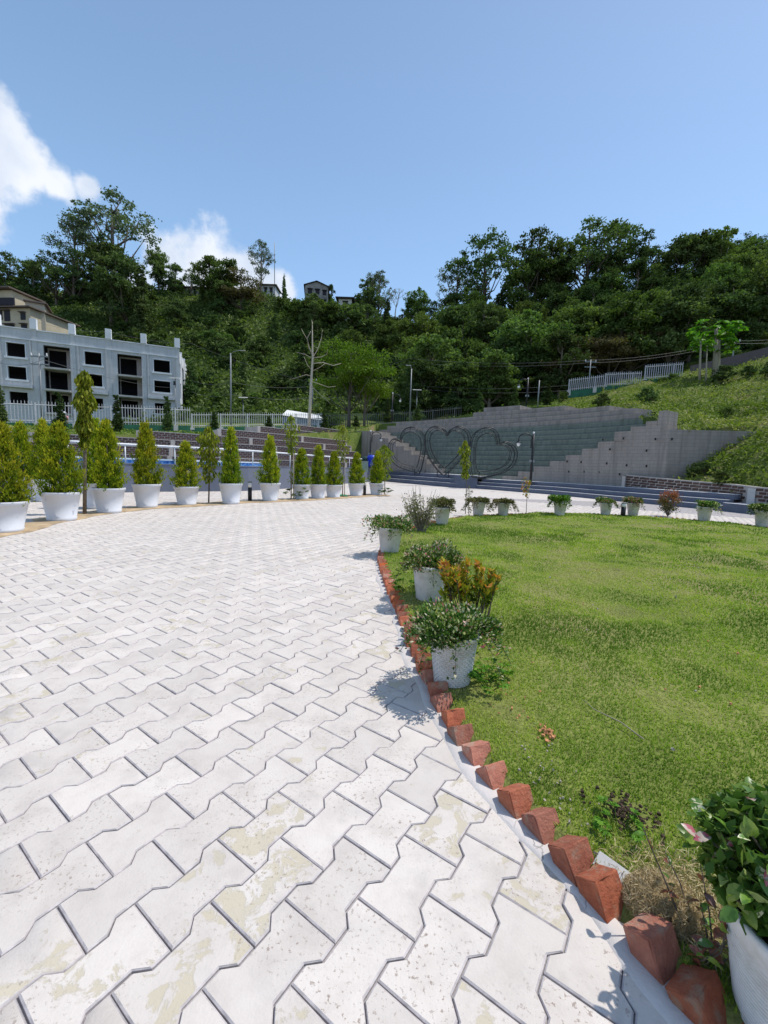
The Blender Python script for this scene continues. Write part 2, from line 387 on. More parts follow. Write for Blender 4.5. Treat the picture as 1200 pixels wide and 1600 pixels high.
M_block = blockmat('grey_block_wall', (.30, .272, .245), (.325, .295, .265))
M_green = blockmat('green_washed_block', (.17, .205, .175), (.195, .225, .195))
M_dbrick = brickmat('dark_face_brick', (.06, .035, .034), (.10, .058, .052), (.09, .06, .055), False)
M_dbrick1 = brickmat('dark_brown_brick', (.075, .045, .038), (.125, .075, .06), (.11, .08, .06), True)
M_mortar = plain('pale_mortar', (.42, .385, .355), .9, var=.12, scale=3)
M_weed = leafmat('weed_leaves', [(0, (.045, .08, .015)), (.4, (.12, .18, .03)), (.75, (.22, .27, .05)), (1, (.34, .33, .13))], .6, .3, 0)
M_vine = leafmat('hillside_leaves', [(0, (.045, .07, .02)), (.5, (.11, .155, .04)), (.85, (.17, .22, .065)), (1, (.22, .25, .09))], .6, .28, 0)
def soilmat():
    s = MatB('hillside_earth', .95, .1)
    c = s.ramp(s.noise(.25, 7, .6), [(.3, (.025, .042, .012)), (.55, (.05, .08, .02)), (.75, (.09, .09, .035))]); s.color(c); s.bump(s.noise(3, 6), .8, .2); return s.m
M_soil = soilmat()
def slopemat():
    s = MatB('grassy_slope', .95, .1)
    c = s.ramp(s.noise(.7, 7, .6), [(.3, (.06, .095, .02)), (.5, (.12, .155, .035)), (.68, (.2, .17, .08))]); s.color(c); s.bump(s.noise(9, 6), .9, .08); return s.m
M_slope = slopemat()

# ------------------------------------------------------------------ ground
bm = MB(); bm.add([(-2500, -2500, -.06), (2500, -2500, -.06), (2500, 2500, -.06), (-2500, 2500, -.06)], [(0, 1, 2, 3)])
tag(bm.build('ground', plain('dry_earth', (.2, .17, .11), .95, var=.2, scale=.05, bump=0)), kind='structure')
YP = 16.5
plaza = tag(MB().add([(-40, YP - .05, -.02), (30, YP - .05, -.02), (30, 60, -.02), (-40, 60, -.02)], [(0, 1, 2, 3)])
            .add([(-40, -8, -.02), (30, -8, -.02), (30, .1, -.02), (-40, .1, -.02)], [(0, 1, 2, 3)]).build('paved_plaza', M_far), kind='structure')
path = tag(MB().add([(-40, .05, -.0085), (30, .05, -.0085), (30, YP, -.0085), (-40, YP, -.0085)], [(0, 1, 2, 3)]).build('paving', M_joint), kind='structure')

# lawn outline: starts beside the camera and runs up the left side, round the back and home again
LC = np.array([(.95, .50), (.77, .64), (.67, .76), (.60, .93), (.53, 1.10), (.45, 1.28), (.37, 1.49), (.30, 1.78), (.245, 2.1), (.18, 2.65), (.085, 3.53), (-.01, 4.41), (-.03, 5.15), (.07, 6.0),
               (.55, 7.45), (1.34, 8.77), (2.41, 9.80), (3.78, 10.55), (5.02, 10.88), (6.1, 10.86), (7.05, 10.62), (7.75, 10.1), (8.2, 9.4), (8.65, 8.3), (9.2, 6.5), (9.2, 4), (8.2, 1.5), (6, -.4), (3.2, -.9), (1.6, -.1)])
LCs = catmull(LC, 10, True)
def inner_offset(P, d):
    t = np.roll(P, -1, 0) - np.roll(P, 1, 0); t /= np.linalg.norm(t, axis=1, keepdims=True); return P + np.stack([t[:, 1], -t[:, 0]], 1) * d
# the curve runs clockwise seen from above, so (ty,-tx) points into the lawn
dirt = catmull([g(*p)[:2] for p in [(-140, 872), (0, 842), (97, 818), (171, 803.5), (230, 796.5), (300, 792), (361, 788), (422, 785), (497, 781.5), (556, 777.5), (590, 775.5), (612, 774)]], 8)
dn = np.gradient(dirt, axis=0); dn /= np.linalg.norm(dn, axis=1, keepdims=True); dn = np.stack([-dn[:, 1], dn[:, 0]], 1)
wid = np.interp(np.arange(len(dirt)), [0, len(dirt) * .5, len(dirt) - 1], [.55, .8, .9])[:, None]
dirt2 = dirt + dn * wid
dirtpoly = np.vstack([dirt, dirt2[::-1]])

# pavers: dog-bone blocks in running bond
PL, PW, PA, TH = .2283, .1445, .0142, R(55.28)
O = np.array([-.8793, .9996]); U = np.array([math.cos(TH), math.sin(TH)]); V_ = np.array([math.sin(TH), -math.cos(TH)])
def paver_mesh(name, gap=.0017, ch=.0036):
    def outline(inset):
        x0, x1 = inset, PL - inset; t = []; a, b = .185 * PL, .31 * PL
        yT = -PA + inset; yN = PA + inset
        top = [(x0, yT), (a + inset * .3, yT), (b - inset * .0, yN), (PL - b, yN), (PL - a - inset * .3, yT), (x1, yT)]
        bot = [(x, PW - y) for x, y in top][::-1]
        return top + bot
    o1, o2 = outline(gap), outline(gap + ch)
    vs = [(x - PL / 2, y - PW / 2, 0) for x, y in o2] + [(x - PL / 2, y - PW / 2, -ch * .8) for x, y in o1] + [(x - PL / 2, y - PW / 2, -.03) for x, y in o1]
    n = len(o1); fs = [tuple(range(n))]
    for a in (0, n): fs += [(a + i, a + n + i, a + n + (i + 1) % n, a + (i + 1) % n) for i in range(n)]
    return vs, fs
pv, pf = paver_mesh('p')
pv = np.array(pv); M2 = np.array([[U[0], V_[0]], [U[1], V_[1]]])       # local x along the row, local y across (left handed, so flip faces)
PV = pv.copy(); PV[:, :2] = pv[:, :2] @ M2.T
pf_ok = [tuple(f[::-1]) for f in pf]
lawn_in = inner_offset(LCs, .10)
cells = []
for k in range(-90, 110):
    for j in range(-110, 130):
        if (j - k) % 2 == 1:
            c = O + U * (j + 1) * PL / 2 + V_ * (k + .5) * PW
            if .12 < c[1] < YP and abs(c[0]) < c[1] * 1.02 + 1.3: cells.append((c[0], c[1]))
cells = np.array(cells)
cells = cells[~inpoly(cells, lawn_in)]
d = np.hypot(cells[:, 0], cells[:, 1]); az = np.abs(cells[:, 0]) / cells[:, 1]
infr = (az < .95) & (cells[:, 1] > .62)
order = np.argsort(np.where(infr, d, d + 100)); cells = cells[order]
M_side = plain('bare_paver_side', (.47, .43, .42), .9, var=.25, scale=30, bump=.3); MI = [0] + [1] * (len(pf_ok) - 1)
pme = bpy.data.meshes.new('paver'); pme.from_pydata([tuple(p) for p in PV], [], pf_ok); pme.update(); pme.materials.append(M_pav1); pme.materials.append(M_side); pme.polygons.foreach_set('material_index', MI)
zt = lambda: rng.uniform(-.0016, .0016)
for i, c in enumerate(cells[:300]):
    o = link('paver', pme, None, path, (c[0], c[1], zt())); o.rotation_euler = (rng.normal() * .006, rng.normal() * .006, (math.pi if rng.random() < .5 else 0) + rng.normal() * .006)
rest = cells[300:]
nv = len(PV); vs = []; fl = []; tn = []
offs = np.stack([rest[:, 0], rest[:, 1], rng.uniform(-.0018, .0018, len(rest))], 1)
allv = (PV[None] + offs[:, None]).reshape(-1, 3); allv[:, 2] += (PV[None, :, 0] * rng.normal(size=(len(rest), 1)) * .006).reshape(-1)
me = bpy.data.meshes.new('pavers'); 
loops = []; tot = []; base = np.concatenate([np.array(f) for f in pf_ok]); cnt = np.array([len(f) for f in pf_ok])
L_ = (base[None] + (np.arange(len(rest)) * nv)[:, None]).ravel(); T_ = np.tile(cnt, len(rest)); S_ = np.r_[0, np.cumsum(T_)[:-1]]
me.vertices.add(len(allv)); me.vertices.foreach_set('co', allv.astype(np.float32).ravel()); me.loops.add(len(L_)); me.loops.foreach_set('vertex_index', L_.astype(np.int32))
me.polygons.add(len(T_)); me.polygons.foreach_set('loop_start', S_.astype(np.int32)); me.polygons.foreach_set('loop_total', T_.astype(np.int32)); me.update(calc_edges=True)
me.materials.append(M_pav2); me.materials.append(M_side); me.polygons.foreach_set('material_index', np.tile(np.array(MI, np.int32), len(rest)))
a = me.attributes.new('tint', 'FLOAT', 'FACE'); a.data.foreach_set('value', np.repeat(rng.random(len(rest)), len(pf_ok)).astype(np.float32))
tag(link('paver', me, None, path), kind='stuff')

# cement apron between the pavers and the bricks
mb = MB(); o1 = resample(LCs, .05, True); n_ = len(o1)
ti = np.roll(o1, -1, 0) - np.roll(o1, 1, 0); ti /= np.linalg.norm(ti, axis=1, keepdims=True); no = np.stack([-ti[:, 1], ti[:, 0]], 1)
wv = .055 + .04 * (smoothnoise(np.arange(n_) * .05, np.zeros(n_), .22, 3) - .5) + .05 * (smoothnoise(np.arange(n_) * .05, np.zeros(n_), .7, 8) - .3)
rows = [(o1 - no * .03, -.02), (o1 - no * .006, .006), (o1 + no * wv[:, None] * .6, .005), (o1 + no * wv[:, None], .003), (o1 + no * (wv[:, None] + .006), -.004)]
vs = []; 
for k, (P, z) in enumerate(rows): vs += [(p[0], p[1], z + (rng.uniform(-.0015, .0015) if k in (1, 2) else 0)) for p in P]
mb.add(vs, [(k * n_ + i, (k + 1) * n_ + i, (k + 1) * n_ + (i + 1) % n_, k * n_ + (i + 1) % n_) for k in range(4) for i in range(n_)], True)
tag(mb.build('cement_apron', M_cem), kind='structure')

# dirt strip under the potted conifers
mb = MB(); m = len(dirt); P = resample(np.hstack([dirt, dirt2]), .1)
j1 = smoothnoise(P[:, 0], P[:, 1], .35, 1) - .5; j2 = smoothnoise(P[:, 0], P[:, 1], .3, 2) - .5
vs = []; K = 6
for i, q in enumerate(P):
    a_, b_ = q[:2], q[2:4]; dd = (b_ - a_) / np.linalg.norm(b_ - a_); a_ = a_ + dd * j1[i] * .14; b_ = b_ + dd * j2[i] * .3
    for k in range(K): t = k / (K - 1); p = a_ * (1 - t) + b_ * t; vs.append((p[0], p[1], (.004 if k in (0, K - 1) else .010 + .012 * smoothnoise(p[0], p[1], .2, 5))))
mb.add(vs, [(i * K + k, (i + 1) * K + k, (i + 1) * K + k + 1, i * K + k + 1) for i in range(len(P) - 1) for k in range(K - 1)], True)
tag(mb.build('soil_strip', M_sand), kind='structure')

# lawn surface
cen = np.array([4.6, 5.2]); Q = resample(inner_offset(LCs, .01), .07, True); nq = len(Q); NR = 70
def lawnz(x, y):
    x = np.asarray(x, float); y = np.asarray(y, float)
    b = (smoothnoise(x, y, 1.3, 1) - .5) * .07 + (smoothnoise(x, y, .55, 2) - .5) * .05 + (smoothnoise(x, y, .22, 3) - .5) * .024
    f = np.clip(np.hypot(x - .6, y - 1.0) / 3, .25, 1)
    return .022 + .025 * np.clip(np.hypot(x - .6, y - 1.0) / 3, 0, 1) + b * f * .8
ts = (np.arange(1, NR + 1) / NR) ** .55
vs = np.zeros((NR * nq + 1, 3)); vs[0, :2] = cen
for i, t in enumerate(ts): vs[1 + i * nq:1 + (i + 1) * nq, :2] = cen + (Q - cen) * t
vs[:, 2] = lawnz(vs[:, 0], vs[:, 1]); vs[1 + (NR - 1) * nq:, 2] = -.01
F = [(1 + i * nq + k, 1 + (i + 1) * nq + k, 1 + (i + 1) * nq + (k + 1) % nq, 1 + i * nq + (k + 1) % nq) for i in range(NR - 1) for k in range(nq)]
me = bpy.data.meshes.new('lawn'); me.from_pydata([tuple(v) for v in vs], [], F + [(0, 1 + k, 1 + (k + 1) % nq) for k in range(nq)]); me.polygons.foreach_set('use_smooth', [True] * len(me.polygons)); me.update(); me.flip_normals()
tag(link('lawn', me, M_lawn), kind='structure')
# grass blades
NB = 420000
dd = .62 * (13.5 / .62) ** (rng.random(NB) ** .86); an = rng.uniform(R(-2), R(97), NB)
B = np.stack([np.cos(an) * dd, np.sin(an) * dd], 1)
keep = inpoly(B, inner_offset(LCs, .05)) & (B[:, 0] < B[:, 1] * 1.0 + 1.0); B = B[keep]; dd = dd[keep]; n_ = len(B)
bare = smoothnoise(B[:, 0], B[:, 1], .45, 11) * .6 + smoothnoise(B[:, 0], B[:, 1], .15, 12) * .4
hole = (np.hypot(B[:, 0] - .80, B[:, 1] - 1.23) < .07) | (np.hypot(B[:, 0] - .80, B[:, 1] - .93) < .10)
k_ = ~((bare > .70) & (rng.random(n_) < .5)) & ~hole; B = B[k_]; dd = dd[k_]; bare = bare[k_]; n_ = len(B)
bz = lawnz(B[:, 0], B[:, 1]); ang = rng.uniform(0, 2 * math.pi, n_); ln = rng.uniform(.6, 1.3, n_) * (.013 + .0019 * dd); wd = .0011 * (1 + dd * .85) * rng.uniform(.7, 1.3, n_)
lush = smoothnoise(B[:, 0], B[:, 1], 1.0, 21); ln *= .55 + .9 * lush ** 1.5
dr = np.stack([np.cos(ang), np.sin(ang)], 1); sd_ = np.stack([-dr[:, 1], dr[:, 0]], 1); lean = rng.uniform(.2, 1.1, n_)
V0 = np.c_[B - sd_ * wd[:, None], bz - .004]; V1 = np.c_[B + sd_ * wd[:, None], bz - .004]; V2 = np.c_[B + dr * (ln * lean)[:, None], bz + ln * np.sqrt(np.clip(1 - (lean * .75) ** 2, .1, 1))]
big_ = smoothnoise(B[:, 0], B[:, 1], 2.2, 51); streak = smoothnoise(B[:, 0] * .6 + B[:, 1] * .3, B[:, 1] * 1.6 - B[:, 0] * .5, .5, 52); tint = np.clip(.29 + (bare - .5) * 1.25 + (lush - .5) * -.32 + (big_ - .5) * .3 + (streak - .5) * .35 + rng.normal(size=n_) * .09, 0, 1)
tag(link('grass', npmesh('grass', np.stack([V0, V1, V2], 1).reshape(-1, 3), np.arange(3 * n_).reshape(-1, 3), tint), M_grass), 'short mown green grass of the round lawn with straw coloured patches', 'grass', kind='stuff')

# brick edging set as a saw tooth
edge = tag(bpy.data.objects.new('brick_edging', None), 'row of tilted red clay bricks set like saw teeth round the lawn', 'brick edging'); col.objects.link(edge)
def brick_mesh(sd, d=(.088, .17, .068), chip=.004):
    r = np.random.default_rng(sd); bm = bmesh.new(); bmesh.ops.create_cube(bm, size=1)
    for v in bm.verts: v.co = Vector((v.co.x * d[0], v.co.y * d[1], v.co.z * d[2])) + Vector(r.normal(size=3) * chip * .6)
    bmesh.ops.bevel(bm, geom=bm.edges[:], offset=.0035, segments=1, affect='EDGES'); bmesh.ops.subdivide_edges(bm, edges=bm.edges[:], cuts=2, use_grid_fill=True)
    for v in bm.verts: v.co += Vector(r.normal(size=3) * .0007) * (4.0 if r.random() < .08 else 1)
    me = bpy.data.meshes.new('brick'); bm.to_mesh(me); bm.free(); me.materials.append(M_redbrick); return me
bms = [brick_mesh(i) for i in range(8)]
P = resample(inner_offset(LCs, .022), .115, True)
k0 = int(np.argmin(np.hypot(P[:, 0] - .95, P[:, 1] - .55)))
for i in range(len(P)):
    p = P[i]; t = P[(i + 1) % len(P)] - P[i - 1]; t /= np.linalg.norm(t)
    if p[1] < 6 and p[0] > 5 and p[1] < 7.5: continue
    if p[1] < .2: continue
    e = R(rng.normal() * 6 + 34)         # lean from the upright, away along the row
    ax = Vector((t[0] * math.sin(e), t[1] * math.sin(e), math.cos(e))); ra = Vector((-t[1], t[0], 0)); up = ra.cross(ax)
    m4 = Matrix((ra, ax, up)).transposed().to_4x4()
    far = min(1, p[1] / 6)
    o = link('brick', bms[rng.integers(8)], None, edge); o.matrix_world = Matrix.Translation((p[0] + rng.normal() * .006, p[1] + rng.normal() * .006, -.020 + rng.normal() * .006 - .008 * far)) @ Matrix.Rotation(rng.normal() * .05, 4, 'Z') @ m4

# ------------------------------------------------------------------ blue steps and platform
def gp(px, py, z=0): return g(px, py, z)[:2]
F2 = np.array([gp(741, 762.6), gp(860, 772), gp(960, 782), gp(1060, 791.5), gp(1128, 798)])
F1 = np.array([gp(560, 748.2), gp(611, 752.7), gp(712, 761.7)])
def offs_line(P, d):
    t = np.gradient(P, axis=0); t /= np.linalg.norm(t, axis=1, keepdims=True); return P + np.stack([-t[:, 1], t[:, 0]], 1) * d   # to the left when walking left to right in view = away from camera
def ribbon(mb, P0, P1, z0, z1, top=True, front=True, ends=True):
    n = len(P0); vs = [(p[0], p[1], z0) for p in P0] + [(p[0], p[1], z1) for p in P0] + [(p[0], p[1], z1) for p in P1] + [(p[0], p[1], z0) for p in P1]; fs = []
    for i in range(n - 1): fs += [(i, i + 1, n + i + 1, n + i), (n + i, n + i + 1, 2 * n + i + 1, 2 * n + i), (2 * n + i, 2 * n + i + 1, 3 * n + i + 1, 3 * n + i)]
    fs += [(0, n, 2 * n, 3 * n), (n - 1, 4 * n - 1, 3 * n - 1, 2 * n - 1)]
    return mb.add(vs, fs)
st = thing('steps', 'long blue grey steps with white edges in front of the grey stepped wall', 'steps', (0, 0, 0))
for (P, ht) in ((F1, .71), (F2, .53)):
    h = ht / 3
    for k in range(3):
        ribbon(MB(), offs_line(P, .32 * k), offs_line(P, .32 * (k + 1) + (.0 if k < 2 else .3)), h * k if k else -.05, h * (k + 1)).build('step', M_bluestep, st)
        ribbon(MB(), offs_line(P, .32 * k - .012), offs_line(P, .32 * k + .10), h * (k + 1) - .006, h * (k + 1) + .004 + .02 * 0).build('white_edge', M_whiteedge if k < 2 else M_bluestep, st)
    ribbon(MB(), offs_line(P, .96), offs_line(P, 2.6), ht - .1, ht + .006).build('walkway', M_whiteedge, st)
ribbon(MB(), offs_line(F1, 1.9)[1:], offs_line(F1, 2.2)[1:], .69, .74).build('turf_strip', M_lawn, st)
pc = np.array([gp(712, 761.9), gp(746, 763.0)]); ribbon(MB(), offs_line(pc, .08), offs_line(pc, 1.6), -.05, .70).build('pier', M_bluestep, st)
P = np.array([gp(1128.5, 798.2), gp(1200, 806), gp(1330, 822)]); ribbon(MB(), P, offs_line(P, 1.2), -.05, .27).build('low_wall', M_bluestep, st)
ribbon(MB(), offs_line(P, -.01), offs_line(P, .1), .266, .276).build('white_edge', M_whiteedge, st)

# ------------------------------------------------------------------ grey stepped retaining wall
WPX = [540, 555, 611, 712, 741, 860, 960, 1040, 1190]; WY = [34.8, 34, 31.5, 27, 26.3, 22.5, 19.2, 17.6, 17.3]
def wp(px, off=0.0):
    Y = np.interp(px, WPX, WY); p = at(px, 725, Y)[:2]
    q = at(px + 5, 725, np.interp(px + 5, WPX, WY))[:2]; t = (q - p) / np.linalg.norm(q - p); return p + np.array([-t[1], t[0]]) * off
rw = thing('retaining_wall', 'tall grey block retaining wall with green washed stepped seating in its middle', 'retaining wall', (*wp(800), .5))
def course(mb, a, b, z0, z1, off, th):
    xs = [a] + [x for x in range(560, 1190, 30) if a + 3 < x < b - 3] + [b]
    P0 = np.array([wp(x, off) for x in xs]); P1 = np.array([wp(x, off + th) for x in xs]); return ribbon(mb, P0, P1, z0, z1)
Z0, HH = .45, .3
Lp = lambda i: max(556, 703 - 12.2 * i); Rp = lambda i: 786 + 24.3 * i
rowtop = {11: (556, 978), 12: (556, 925), 13: (556, 890), 14: (690, 830), 15: (722, 765)}
for i in range(16):
    z0, z1 = Z0 + HH * i, Z0 + HH * (i + 1)
    if i <= 10:
        r_ = Rp(i) if i <= 8 else 1002
        for q in range(2):
            course(MB(), Lp(i), r_, z0 + q * HH / 2, z0 + (q + 1) * HH / 2 - .0, .10 + .2 * i + q * .012, 1.2).build('seat_course', M_green, rw)
        if Lp(i) > 557: course(MB(), 556, Lp(i), z0, z1, rng.uniform(-.004, .004), 1.0 + .25 * i).build('side_course', M_block, rw)
        if i <= 7: course(MB(), Rp(i), 1185, z0, z1 + (.12 if i == 7 else 0), rng.uniform(-.004, .004), .5 + .2 * i).build('side_course', M_block, rw)
        elif i == 8: course(MB(), Rp(i), 1034, z0, z1, 0, 2).build('side_course', M_block, rw)
        elif i == 9: course(MB(), 1003, 1020, z0, z1 - .1, 0, 1).build('side_course', M_block, rw); course(MB(), 1020.5, 1034, z0, z1, .01, 1).build('side_course', M_block, rw)
        elif i == 10: course(MB(), 1021, 1034, z0, z1 - .0, .02, 1).build('side_course', M_block, rw)
    else:
        a_, b_ = rowtop[i]; course(MB(), a_, b_, z0, z1, .10 + .2 * i, 1.4 if i < 13 else 3.0).build('top_course', M_block, rw)
mb = MB()
for px, py in [(942, 687), (974, 685), (953, 702), (1010, 704), (886, 721), (908, 722), (948, 724), (979, 727), (913, 737), (937, 738), (968, 741), (1024, 686), (1050, 686), (1010, 728), (889, 737)]:
    Y = np.interp(px, WPX, WY) - .02; p = at(px, py, Y); mb.box(p, (.05, .06, .09), R(-45))
tag(mb.build('weep_hole', plain('dark_hole', (.02, .02, .02), .9, bump=0), rw), kind='stuff')

# ------------------------------------------------------------------ right hand low brick wall
bw = thing('brick_wall', 'low dark brown brick wall with pale joints below the grassy slope on the right', 'brick wall', (*at(1080, 760, 14.6)[:2], 0))
BP = np.array([at(978, 752, 18.5)[:2], at(1060, 760, 16.6)[:2], at(1138, 770, 14.9)[:2], at(1176, 775, 13.9)[:2], at(1330, 790, 11.4)[:2]])
BPr = resample(BP, .05)
ztop = lambda px_t: 0
def wtop(i): return np.interp(i / len(BPr), [0, .3, .55, .68, 1], [1.03, .90, .83, .78, .70])
zb = .3
mbw = MB(); n = len(BPr); Pb = offs_line(BPr, .22)
vs = []
for P_, f in ((BPr, 0), (BPr, 1), (Pb, 1), (Pb, 0)): vs += [(p[0], p[1], zb - .4 if not f else wtop(i) + .035) for i, p in enumerate(P_)]
mbw.add(vs, [(q * n + i, q * n + i + 1, (q + 1) * n + i + 1, (q + 1) * n + i) for q in range(3) for i in range(n - 1)] + [(0, n, 2 * n, 3 * n), (n - 1, 4 * n - 1, 3 * n - 1, 2 * n - 1)])
mbw.build('mortar_bed', M_mortar, bw)
pier_i = int(np.argmin(np.abs([(600 + 660 * p[0] / p[1]) - 1172 for p in BPr])))
bme = MB().box((0, 0, 0), (.2, .05, .078)).mesh('brick'); bme.materials.append(M_dbrick1)
step_i = .235 / .05; cnt = 0
for c_ in range(6):
    i = (c_ % 2) * step_i / 2
    while i < n - 2:
        k = int(i); z = wtop(k) - .05 - c_ * .108
        if z > zb and abs(k - pier_i) > 4 and cnt < 300:
            p = BPr[k]; t = BPr[min(k + 2, n - 1)] - BPr[max(k - 2, 0)]
            if p[0] / p[1] < 1.02:
                o = link('brick', bme, None, bw); o.location = (p[0] - bw.location.x, p[1] - bw.location.y, z + rng.normal() * .001); o.rotation_euler = (0, 0, math.atan2(t[1], t[0])); cnt += 1
        i += step_i
p = BPr[pier_i]; MB().box((p[0] - .02, p[1] - .03, .42), (.2, .2, .66), R(-50)).build('concrete_pier', M_conc, bw)
MB().box((BPr[0][0] - .05, BPr[0][1] + .02, .6), (.12, .25, .8), R(-50)).build('end_pier', M_mortar, bw)

# ------------------------------------------------------------------ pool
PWp = np.array([g(-60, 773)[:2], g(60, 772)[:2], g(150, 770.5)[:2], g(250, 768.5)[:2], g(309, 768)[:2], g(388, 767)[:2], g(450, 762.5)[:2], g(510, 757.5)[:2], g(576, 752.5)[:2]])
PWs = catmull(PWp, 5)
pool = thing('pool', 'raised pool behind the potted conifers with a plain blue grey outer wall', 'pool', (*PWs[20], 0))
ribbon(MB(), PWs, offs_line(PWs, .3), -.05, .9).build('outer_wall', M_bluewall, pool)
ribbon(MB(), offs_line(PWs, -.02), offs_line(PWs, .34), .9, .925).build('coping', M_bluewall, pool)
Pf = offs_line(PWs, 4.2)
water = MatB('pool_water', .05, .5); water.color((.10, .25, .42)); water.bump(water.noise(6, 3), .2, .02)
mbq = MB(); a_, b_ = offs_line(PWs, .3), Pf; nn = len(a_)
mbq.add([(p[0], p[1], .78) for p in a_] + [(p[0], p[1], .78) for p in b_], [(i, i + 1, nn + i + 1, nn + i) for i in range(nn - 1)]); mbq.build('water', water.m, pool)
tile = MatB('blue_mosaic', .25, .5)
vt = tile.n('ShaderNodeTexVoronoi'); vt.inputs['Scale'].default_value = 9; tile.l(tile.vec, vt.inputs['Vector']); tile.color(tile.ramp(vt.outputs['Distance'], [(.1, (.03, .09, .32)), (.5, (.06, .2, .5)), (.9, (.3, .45, .65))]))
ribbon(MB(), Pf, offs_line(PWs, 4.5), .7, 1.02).build('mosaic_band', tile.m, pool)
ribbon(MB(), offs_line(PWs, 4.18), offs_line(PWs, 4.9), 1.02, 1.08).build('far_coping', M_whiteedge, pool)
m_ = MB(); m_.slab(PWs[-1], offs_line(PWs, 4.9)[-1], -.05, .95, .3, -.3); m_.build('end_wall', M_bluewall, pool)
rl = thing('handrail', 'long white handrail on slim posts along the pool wall', 'handrail', (*PWs[20], .92))
Pr = offs_line(PWs, .5); Pr = resample(Pr[8:], .25)
M_rail = plain('white_enamel', (.78, .78, .78), .35, bump=0)
MB().tube([(p[0], p[1], 1.52) for p in Pr], .035, 8).build('rail', M_rail, rl)
for i in range(0, len(Pr), 6): MB().tube([(Pr[i][0], Pr[i][1], .7), (Pr[i][0], Pr[i][1], 1.5)], .018, 6).build('post', M_rail, rl)

# ------------------------------------------------------------------ brick terraces
TPX = [-60, 60, 205, 300, 400, 480, 585]; TY = [17.0, 17.8, 19.5, 21, 23, 25.5, 30.5]
TP = catmull([at(px, 725, y)[:2] for px, y in zip(TPX, TY)], 6)
sides = ['lowest', 'second lowest', 'third', 'fourth', 'second highest', 'topmost']
sides = ['lowest', 'second', 'third', 'fourth', 'fifth', 'sixth', 'third highest', 'second highest', 'topmost']
for k in range(9):
    z0, z1 = .41 * k, .41 * (k + 1); cut = {5: 13, 6: 22, 7: 28, 8: 32}.get(k, 0); P = offs_line(TP, .45 * k)[cut:]
    t_ = thing('terrace_wall', f'{sides[k]} dark brick terrace wall with white joints behind the pool', 'terrace wall', (*P[len(P) // 2], z0), 'curved brick terraces behind the pool')
    ribbon(MB(), P, offs_line(TP, .45 * k + 1.6)[cut:], z0 - .3, z1).build('mortar_bed', M_mortar, t_)
    ribbon(MB(), offs_line(P, -.03), offs_line(P, .1), z1 - .0, z1 + .032).build('coping', M_mortar, t_)
    mbk = MB(); Pq = resample(P, .262)
    for c_ in range(4):
        for i in range(len(Pq) - 1):
            a_, b_ = Pq[i], Pq[i + 1]; sft = .5 * (c_ % 2); m_ = a_ + (b_ - a_) * (.5 + sft); mbk.box((m_[0], m_[1], z0 + .05 + .100 * c_), (.215, .05, .072), math.atan2(b_[1] - a_[1], b_[0] - a_[0]))
    tag(mbk.build('brick', M_dbrick, t_), kind='stuff')
    for i in range(0 if k >= 5 else 6, len(Pq) - 3, 22):
        a_, b_ = Pq[i], Pq[i + 1]; MB().box((a_[0], a_[1], (z0 + z1) / 2), (.2, .14, .44), math.atan2(b_[1] - a_[1], b_[0] - a_[0])).build('pilaster', M_mortar, t_)
